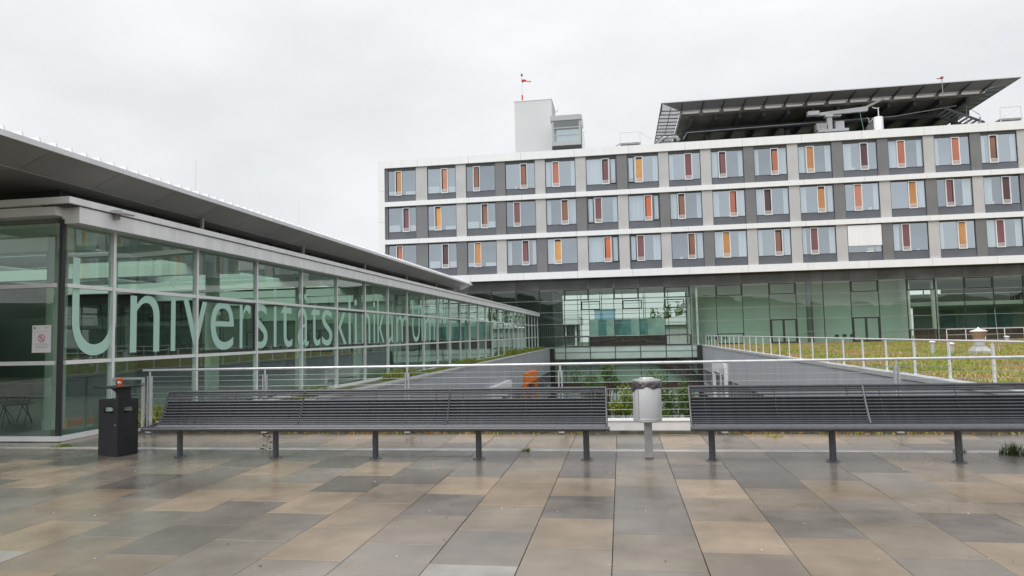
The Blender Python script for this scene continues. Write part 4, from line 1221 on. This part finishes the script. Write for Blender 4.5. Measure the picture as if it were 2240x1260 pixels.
# right end: two levels, open to the back
bx('gallery_slab', 33, 60, 86.0, 96, 4.05, 4.42, 'hallwall', hb)
for i in range(10):
    a = 33.2 + 2.85 * i
    for k in range(5):
        sbx('glass_pane', 2.8, .02, zt2[k + 1] - zt2[k] - .03, 'gmain', hb, a + .02, 96, zt2[k] + .015)
    sbx('mullion', .12, .12, 7.0, 'dk', hb, a, 95.95, .12)
bx('back_wall', 36.4, 60, 93, 93.1, .1, 4.0, 'hallwall', hb)
for i in range(3):
    bx('wall_panel', 38.5 + 3.2 * i, 41.2 + 3.2 * i, 92.9, 92.99, 1.2, 3.6, 'tealA' if i != 1 else 'tealB', hb)
bx('upper_wall', 33, 60, 94.8, 94.9, 4.42, 5.75, 'ceil', hb)
bx('upper_wall', 33, 60, 94.8, 94.9, 6.35, 7.16, 'hallwall', hb)
bx('upper_wall', 40.5, 60, 94.7, 94.79, 5.76, 6.34, 'hallwall', hb)
bx('gallery_rail', 33, 60, 86.05, 86.1, 5.35, 5.42, 'steel', hb)
for x, h, lb, rz, ar in ((45.0, 1.62, 'dark figure at the left of the group standing on the gallery behind glass', 3.3, .1), (45.32, 1.72, 'dark figure second from the left in the gallery group behind glass', 2.8, .4), (45.66, 1.66, 'dark figure third from the left in the gallery group behind glass', 3.4, .2), (45.98, 1.70, 'dark figure at the right of the gallery group, leaning close to the others', 2.6, .5), (47.6, 1.78, 'dark figure standing alone on the gallery at the picture edge', 3.1, .1)):
    person(x, 87.6, 4.42, h, lb, rz, ar)
for i, x in enumerate((24.9, 25.75, 26.6)):
    chair(x, 85.3, .1, math.pi, ('left', 'middle', 'right')[i] + ' one of three black chairs inside the hall between two doors', 'black waiting chairs in the hall', 'dk')
for i, x in enumerate((10.4, 11.2, 12.3)):
    chair(x, 85.3, .1, math.pi, ('left', 'middle', 'right')[i] + ' one of three black chairs behind glass near the end of the roof railing', 'black waiting chairs in the hall', 'dk')

# ------------------------------------------------------------------ on the roof
tw = thing('lift_tower', (-10.7, 91, 24.2), 'plain pale grey rendered tower rising from the hospital roof', 'tower')
bx('tower_body', -13.25, -8.2, 90, 95.5, 24.2, 33.3, 'tower', tw)
bx('coping', -13.3, -8.15, 89.95, 95.55, 33.3, 33.42, 'white', tw)
obj('antenna', MB().tube([(-9, 91, 33.4), (-9, 91, 34.0)], .04, 6), 'steel', tw)
obj('arm', MB().tube([(-8.2, 92.5, 32.2), (-7.6, 92.5, 32.4), (-7.5, 92.5, 32.8)], .04, 6), 'steel', tw)
ws = thing('windsock', (-12.2, 90.4, 33.42), 'thin mast with a red and white windsock on the grey tower', 'windsock')
obj('mast', MB().tube([(-12.2, 90.4, 33.4), (-12.2, 90.4, 34.6), (-12.2, 90.4, 37.0)], [.09, .05, .04], 8), 'whitesteel', ws)
obj('mast_band', MB().lathe([(.1, 33.45), (.1, 34.3)], -12.2, 90.4, 8), 'red', ws)
sk_ = [(-12.2, 90.4, 36.25), (-11.9, 90.35, 36.3), (-11.6, 90.3, 36.2), (-11.25, 90.3, 36.1), (-10.95, 90.3, 36.05)]
obj('sock', MB().tube(sk_[:3], [.22, .17, .14], 10), 'red', ws, smooth=True)
obj('sock', MB().tube(sk_[2:], [.14, .12, .09], 10), mat('pink white cloth', (.75, .45, .45), .7), ws, smooth=True)
obj('warning_lamp', MB().lathe([(.05, 36.9), (.13, 37.0), (.13, 37.2), (.02, 37.35)], -12.2, 90.4, 10), 'coldk', ws)
gc = thing('glass_cabin', (-6, 87, 25.3), 'glazed lift cabin standing on the roof beside the pale tower', 'cabin')
bx('base_frame', -7.9, -4.15, 86, 90, 25.3, 25.75, 'dk', gc)
bx('roof_panel', -8.05, -4.05, 85.9, 90.1, 29.0, 29.66, 'cabin', gc)
for x in (-7.9, -4.42):
    for y in (86, 89.75):
        bx('corner_post', x, x + .25, y, y + .25, 25.75, 29.0, 'cabin', gc)
for z in (25.75, 27.05, 28.0):
    bx('rail', -7.65, -4.42, 86.02, 86.14, z, z + (.55 if z < 26 else .12), 'cabin', gc)
bx('window', -7.65, -4.42, 86.06, 86.1, 26.3, 29.0, 'liftg', gc)
bx('window', -7.65, -4.42, 89.85, 89.9, 26.3, 29.0, 'liftg', gc)
obj('drain_pipe', MB().tube([(-4.0, 86, 25.2), (-4.0, 86, 27.8), (-4.05, 86, 28.8)], .06, 6), 'steel', gc)
obj('drain_pipe', MB().tube([(-3.8, 86, 25.2), (-3.85, 86, 27.4), (-3.4, 86, 27.3)], .05, 6), 'steel', gc)

hd = thing('helideck', (26, 97, 24.2), 'raised dark helipad deck with sloping safety nets on the hospital roof', 'helipad')
ZD = 29.6
bx('deck_slab', 8.4, 43.6, 87.3, 112, ZD - .75, ZD, 'deck', hd)
for i in range(12):
    x = 9.6 + i * 2.9
    bx('deck_beam', x, x + .35, 87.4, 112, ZD - 1.35, ZD - .76, 'beam', hd)
for i in range(4):
    y = 91 + i * 6
    bx('cross_beam', 8.6, 43.5, y, y + .4, ZD - 1.9, ZD - 1.36, 'beam', hd)
for i in range(16):
    a, b = 5.9 + i * 2.4865, 5.9 + (i + 1) * 2.4865
    m = MB()
    i0, i1 = max(a, 8.3), min(b, 43.5)
    m.add([(a + .01, 84, ZD + .02), (b - .01, 84, ZD + .02), (i1 - .01, 86.95, ZD - .12), (i0 + .01, 86.95, ZD - .12)], [(0, 1, 2, 3)])
    o = obj('front_net', m, 'netd', hd)
    s2 = o.modifiers.new('s', 'SOLIDIFY'); s2.thickness = .05
    bx('deck_fascia', max(a, 8.3) + .3, min(b, 43.5) - .3, 87.2, 87.29, ZD - .52, ZD - .3, 'whitesteel', hd)
    obj('net_arm', MB().prism([(84.0, ZD - .04), (87.19, ZD - .16), (87.19, ZD - .42)], 'x', a - .07, a + .07), 'beam', hd)
bx('net_edge', 5.8, 45.7, 83.92, 84.02, ZD, ZD + .1, 'steel', hd)
for sgn, xa, xb in ((0, 5.85, 8.3), (1, 43.7, 45.7)):
    for i in range(16):
        a, b = (84 + (i + 1) * 1.53, 84 + (i + 2) * 1.53) if i else (84, 87.06)
        m = MB()
        if i == 0:
            tip = (xa, 84, ZD + .02) if sgn == 0 else (xb, 84, ZD + .02)
        zi = ZD - .12
        z_a, z_b = (ZD, zi) if sgn == 0 else (zi, ZD)
        if i == 0:
            pts = [(xa, 84.0, ZD), (xa, b - .12, ZD), (xb, b - .12, zi), (xb, 87.0, zi)] if sgn == 0 else [(xb, 84.0, ZD), (xb, b - .12, ZD), (xa, b - .12, zi), (xa, 87.0, zi)]
            pts = pts[:3] if abs(b - .12 - 87.0) < .2 else pts
        else:
            pts = [(xa, a, z_a), (xa, b - .12, z_a), (xb, b - .12, z_b), (xb, a, z_b)]
        m.add(pts, [tuple(range(len(pts)))])
        o = obj('side_net', m, 'net' if sgn == 0 else 'netd', hd)
        s2 = o.modifiers.new('s', 'SOLIDIFY'); s2.thickness = .03
        obj('net_arm', MB().tube([(xa, b - .06, z_a), (xb, b - .06, z_b)], .07, 6), 'beam', hd)
    obj('net_edge', MB().tube([((xa if sgn == 0 else xb), 83.95, ZD), ((xa if sgn == 0 else xb), 112, ZD)], .06, 6), 'beam', hd)
    if sgn == 0:
        obj('net_edge', MB().tube([((xa + xb) / 2, 85.5, ZD - .1), ((xa + xb) / 2, 110, ZD - .1)], .04, 6), 'beam', hd)
for x in (12, 22, 32, 42):
    for y in (92, 104):
        bx('deck_column', x, x + .6, y, y + .6, 24.2, ZD - 1.36, 'beam', hd)
bx('deck_wall', 9.5, 42.5, 98, 98.3, 24.2, ZD - 1.9, 'beam', hd)
obj('cable_tray', MB().tube([(8.5, 86.5, 25.7), (9.0, 86.5, 26.5), (16, 86.5, 26.6), (33, 86.5, 26.8), (40, 86.5, 27.6)], .05, 6), 'post', hd)
ol = thing('warning_light', (37.5, 84.3, ZD), 'small red obstruction light on the top edge of the helipad deck', 'lamp')
obj('pole', MB().tube([(37.5, 84.0, ZD - 1.6), (37.5, 84.0, ZD + .55)], .05, 6), 'post', ol)
obj('lamp_head', MB().lathe([(.06, ZD + .5), (.17, ZD + .56), (.17, ZD + .74), (.05, ZD + .8)], 37.5, 84.0, 10), mat('dull red', (.35, .06, .04), .5), ol)
obj('vane', MB().box(36.95, 37.45, 83.98, 84.02, ZD + .52, ZD + .62), mat('dull red b', (.35, .08, .06), .5), ol)

cr = thing('roof_crane', (25.2, 85, 24.3), 'grey facade maintenance crane with long jib under the helipad deck', 'crane')
cxx = 25.4
bx('carriage', 23.9, 27.3, 84.4, 85.8, 24.9, 25.2, 'craneg', cr)
bx('carriage_box', 23.75, 24.9, 84.5, 85.6, 25.2, 26.0, 'post', cr)
bx('carriage_box', 25.9, 26.85, 84.5, 85.6, 25.2, 26.1, 'craneg', cr)
bx('mast', 25.05, 25.6, 84.7, 85.3, 24.95, 27.0, 'craneg', cr, bevel=.04)
bx('mast_head', 24.85, 25.75, 84.6, 85.4, 26.75, 27.0, 'craneg', cr)
bx('platform', 25.7, 26.6, 84.6, 85.4, 26.75, 26.9, 'post', cr)
obj('jib', MB().prism([(23.9, 27.0), (29.6, 27.2), (29.75, 27.75), (29.3, 27.75), (23.9, 27.35)], 'y', 84.8, 85.2), 'craneg', cr)
bx('counterweight', 22.9, 24.2, 84.65, 85.35, 27.1, 27.6, 'craneg', cr, bevel=.03)
obj('boom', MB().prism([(29.3, 27.75), (29.5, 27.55), (31.6, 28.5), (31.5, 28.68)], 'y', 84.85, 85.15), 'post', cr)
obj('stay_rope', MB().tube([(28.8, 85, 27.15), (29.2, 85, 24.3)], .035, 6), mat('green rope', (.15, .3, .18), .6), cr)
tk = thing('white_tank', (30.75, 85, 24.2), 'white cylinder tank with an anemometer pole on the roof right of the crane', 'tank')
obj('tank_body', MB().lathe([(.55, 24.2), (.55, 26.3), (.5, 26.38)], 30.75, 85, 24), 'white', tk, smooth='auto')
obj('pole', MB().tube([(30.85, 85, 26.3), (30.83, 85, 27.4)], .06, 8), 'white', tk)
obj('cross_arm', MB().tube([(30.2, 85, 27.65), (30.5, 85, 27.5), (30.95, 85, 27.5)], .05, 6), 'white', tk)
ac = thing('roof_unit', (29.8, 85.2, 24.2), 'small dark grey machine with pipes next to the white tank', 'machine')
obj('unit_body', MB().prism([(29.4, 24.2), (30.3, 24.2), (30.3, 25.9), (29.9, 25.9), (29.5, 25.3)], 'y', 84.9, 85.6), 'coldk', ac)
obj('hose', MB().tube([(29.8, 84.8, 25.8), (30.1, 84.8, 26.2), (30.5, 84.8, 26.3)], .05, 6), 'post', ac)
obj('whip', MB().tube([(29.75, 85, 25.8), (29.75, 85, 26.3), (29.5, 85, 26.45)], .03, 6), 'whitesteel', ac)
def roof_rail(x0, x1, y, z, label, diag):
    t = thing('roof_rail', ((x0 + x1) / 2, y, z - .9), label, 'railing', 'access railings on the hospital roof')
    for x in (x0, x1):
        obj('post', MB().tube([(x, y, z - .7), (x, y, z + 1.35)], .045, 6), 'whitesteel', t)
    obj('handrail', MB().tube([(x0, y, z + 1.33), (x1, y, z + 1.36)], .04, 6), 'whitesteel', t)
    obj('platform', MB().box(x0 - .1, x1 + .1, y, y + 1, z - .14, z + .06), 'post', t)
    obj('brace', MB().tube([(x0, y, z + .1), (x1, y, z + 1.3)] if diag else [(x1, y, z + 1.3), (x1 + 1.2, y, z + .4), (x1 + 2.2, y, z + .9)], .03, 6), 'whitesteel', t)
    obj('leg', MB().tube([(x0 - .9, y, z - .5), (x0, y, z + .05)], .05, 6), 'post', t)
roof_rail(43.35, 45.5, 84, 24.95, 'white access railing with a platform at the far right roof edge', True)
roof_rail(.7, 3.1, 84, 24.95, 'pale access railing on the roof edge left of the helipad', False)
sr = thing('roof_stair', (40.3, 88, 24.2), 'steel grating stair rising to the right end of the helipad', 'stairs')
for i in range(9):
    x = 42.6 - i * .45
    bx('tread', x - .2, x + .14, 86.5, 89, 25.45 + i * .22, 25.53 + i * .22, 'post', sr)
for y in (86.4, 89.0):
    obj('stringer', MB().prism([(42.9, 25.2), (38.6, 27.3), (38.6, 27.6), (42.9, 25.5)], 'y', y, y + .08), 'beam', sr)
obj('newel', MB().tube([(41, 86.4, 25.2), (41, 86.4, 27.4), (42.4, 86.4, 26.3)], .04, 6), 'post', sr)
obj('newel', MB().tube([(42.3, 86.2, 24.3), (42.3, 86.2, 26.0)], .09, 8), 'post', sr)
dc = thing('air_duct', (6.6, 86, 24.2), 'shiny silver air duct with stair frame at the left foot of the helipad', 'duct')
obj('duct_pipe', MB().tube([(4.6, 86, 24.6), (5.4, 86, 25.4), (6.0, 86, 25.9), (7.6, 86, 26.0), (7.9, 86, 25.4)], .28, 10), 'steel', dc, smooth=True)
bx('duct_box', 5.6, 7.7, 86.4, 88, 24.2, 25.4, 'post', dc)
obj('frame', MB().tube([(4.2, 85.7, 24.5), (6.0, 85.7, 26.1), (8.3, 85.7, 26.1)], .06, 6), 'beam', dc)
obj('frame', MB().tube([(4.6, 85.6, 24.3), (6.6, 85.6, 26.0)], .05, 6), 'beam', dc)

# ------------------------------------------------------------------ beyond the hall
sh_i = 0
for x, y, h, r_ in ((9.6, 200, 16.2, 2.6), (12.2, 202, 17.4, 2.6), (14.2, 198, 17.8, 2.4), (16.6, 200, 18.2, 2.6), (19, 202, 17, 2.8)):
    lb = ('leftmost', 'second', 'middle', 'fourth', 'rightmost')[sh_i] + ' of the leafy trees seen through the see-through hall'
    shrub(x, y, -9, h, r_, lb, ['leafd', 'leafm'], 1100, 'trees beyond the hospital hall', .34, 'tree', 'tree')
    sh_i += 1
fb = thing('white_pavilion', (-17, 140, -9), 'low white building seen through the left part of the hall', 'building')
bx('roof', -26, -8, 136, 150, 3.6, 5.2, 'white', fb)
bx('wall', -25, -8.6, 140, 149, -9, 3.6, 'pierD', fb)
for i in range(9):
    bx('column', -25 + i * 2, -24.7 + i * 2, 137, 137.4, -9, 3.6, 'white', fb)
bb = thing('blue_building', (-3.6, 170, -9), 'small pale blue block peeking over the teal screens in the hall', 'building')
bx('wall', -6.2, -1.2, 168, 174, -9, 7.4, 'bluish', bb)
bx('roof', -6.4, -1.0, 167.8, 174.2, 7.4, 7.8, 'white', bb)
cb_ = thing('grey_hall', (30, 175, -9), 'long grey building with a sloping pale roof beyond the trees', 'building')
bx('wall', 6, 60, 175, 190, -9, 3.5, 'pierL', cb_)
obj('roof', MB().prism([(5, 3.5), (61, 3.5), (61, 8.0), (20, 7.0)], 'y', 174, 191), 'white', cb_)
ch = thing('chimney', (-18, 200, -9), 'slim red and white striped chimney seen through the hall', 'chimney')
for i in range(6):
    obj('chimney_section', MB().lathe([(.5, -9 + 4.2 * i), (.5, -9 + 4.2 * (i + 1))], -18, 200, 12), 'red' if i % 2 else 'white', ch, smooth='auto')

# wooded ridge behind the camera: it is what the facade mirrors
hm = MB()
nx = 120
for i in range(nx + 1):
    x = -420 + 840 * i / nx
    h = 17 + 12 * max(0, 1 - abs(x + 90) / 170) + 6 * NZ.noise((x * .012, 0, 0)) + 4 * NZ.noise((x * .06, 2, 0)) + 2.5 * NZ.noise((x * .22, 4, 0))
    for (dy, f_) in ((0, 0), (-6, .7), (-14, .95), (-40, 1.0), (-160, .8)):
        hm.v.append((x, -190 + dy + 4 * NZ.noise((x * .1, dy, 1)), -9.2 + (h + 9.2) * f_))
for i in range(nx):
    for k in range(4):
        b = i * 5 + k
        hm.f.append((b, b + 1, b + 6, b + 5)); hm.mi.append(0)
tag(obj('hill', hm, 'hill', center=False, smooth=True), kind='structure')
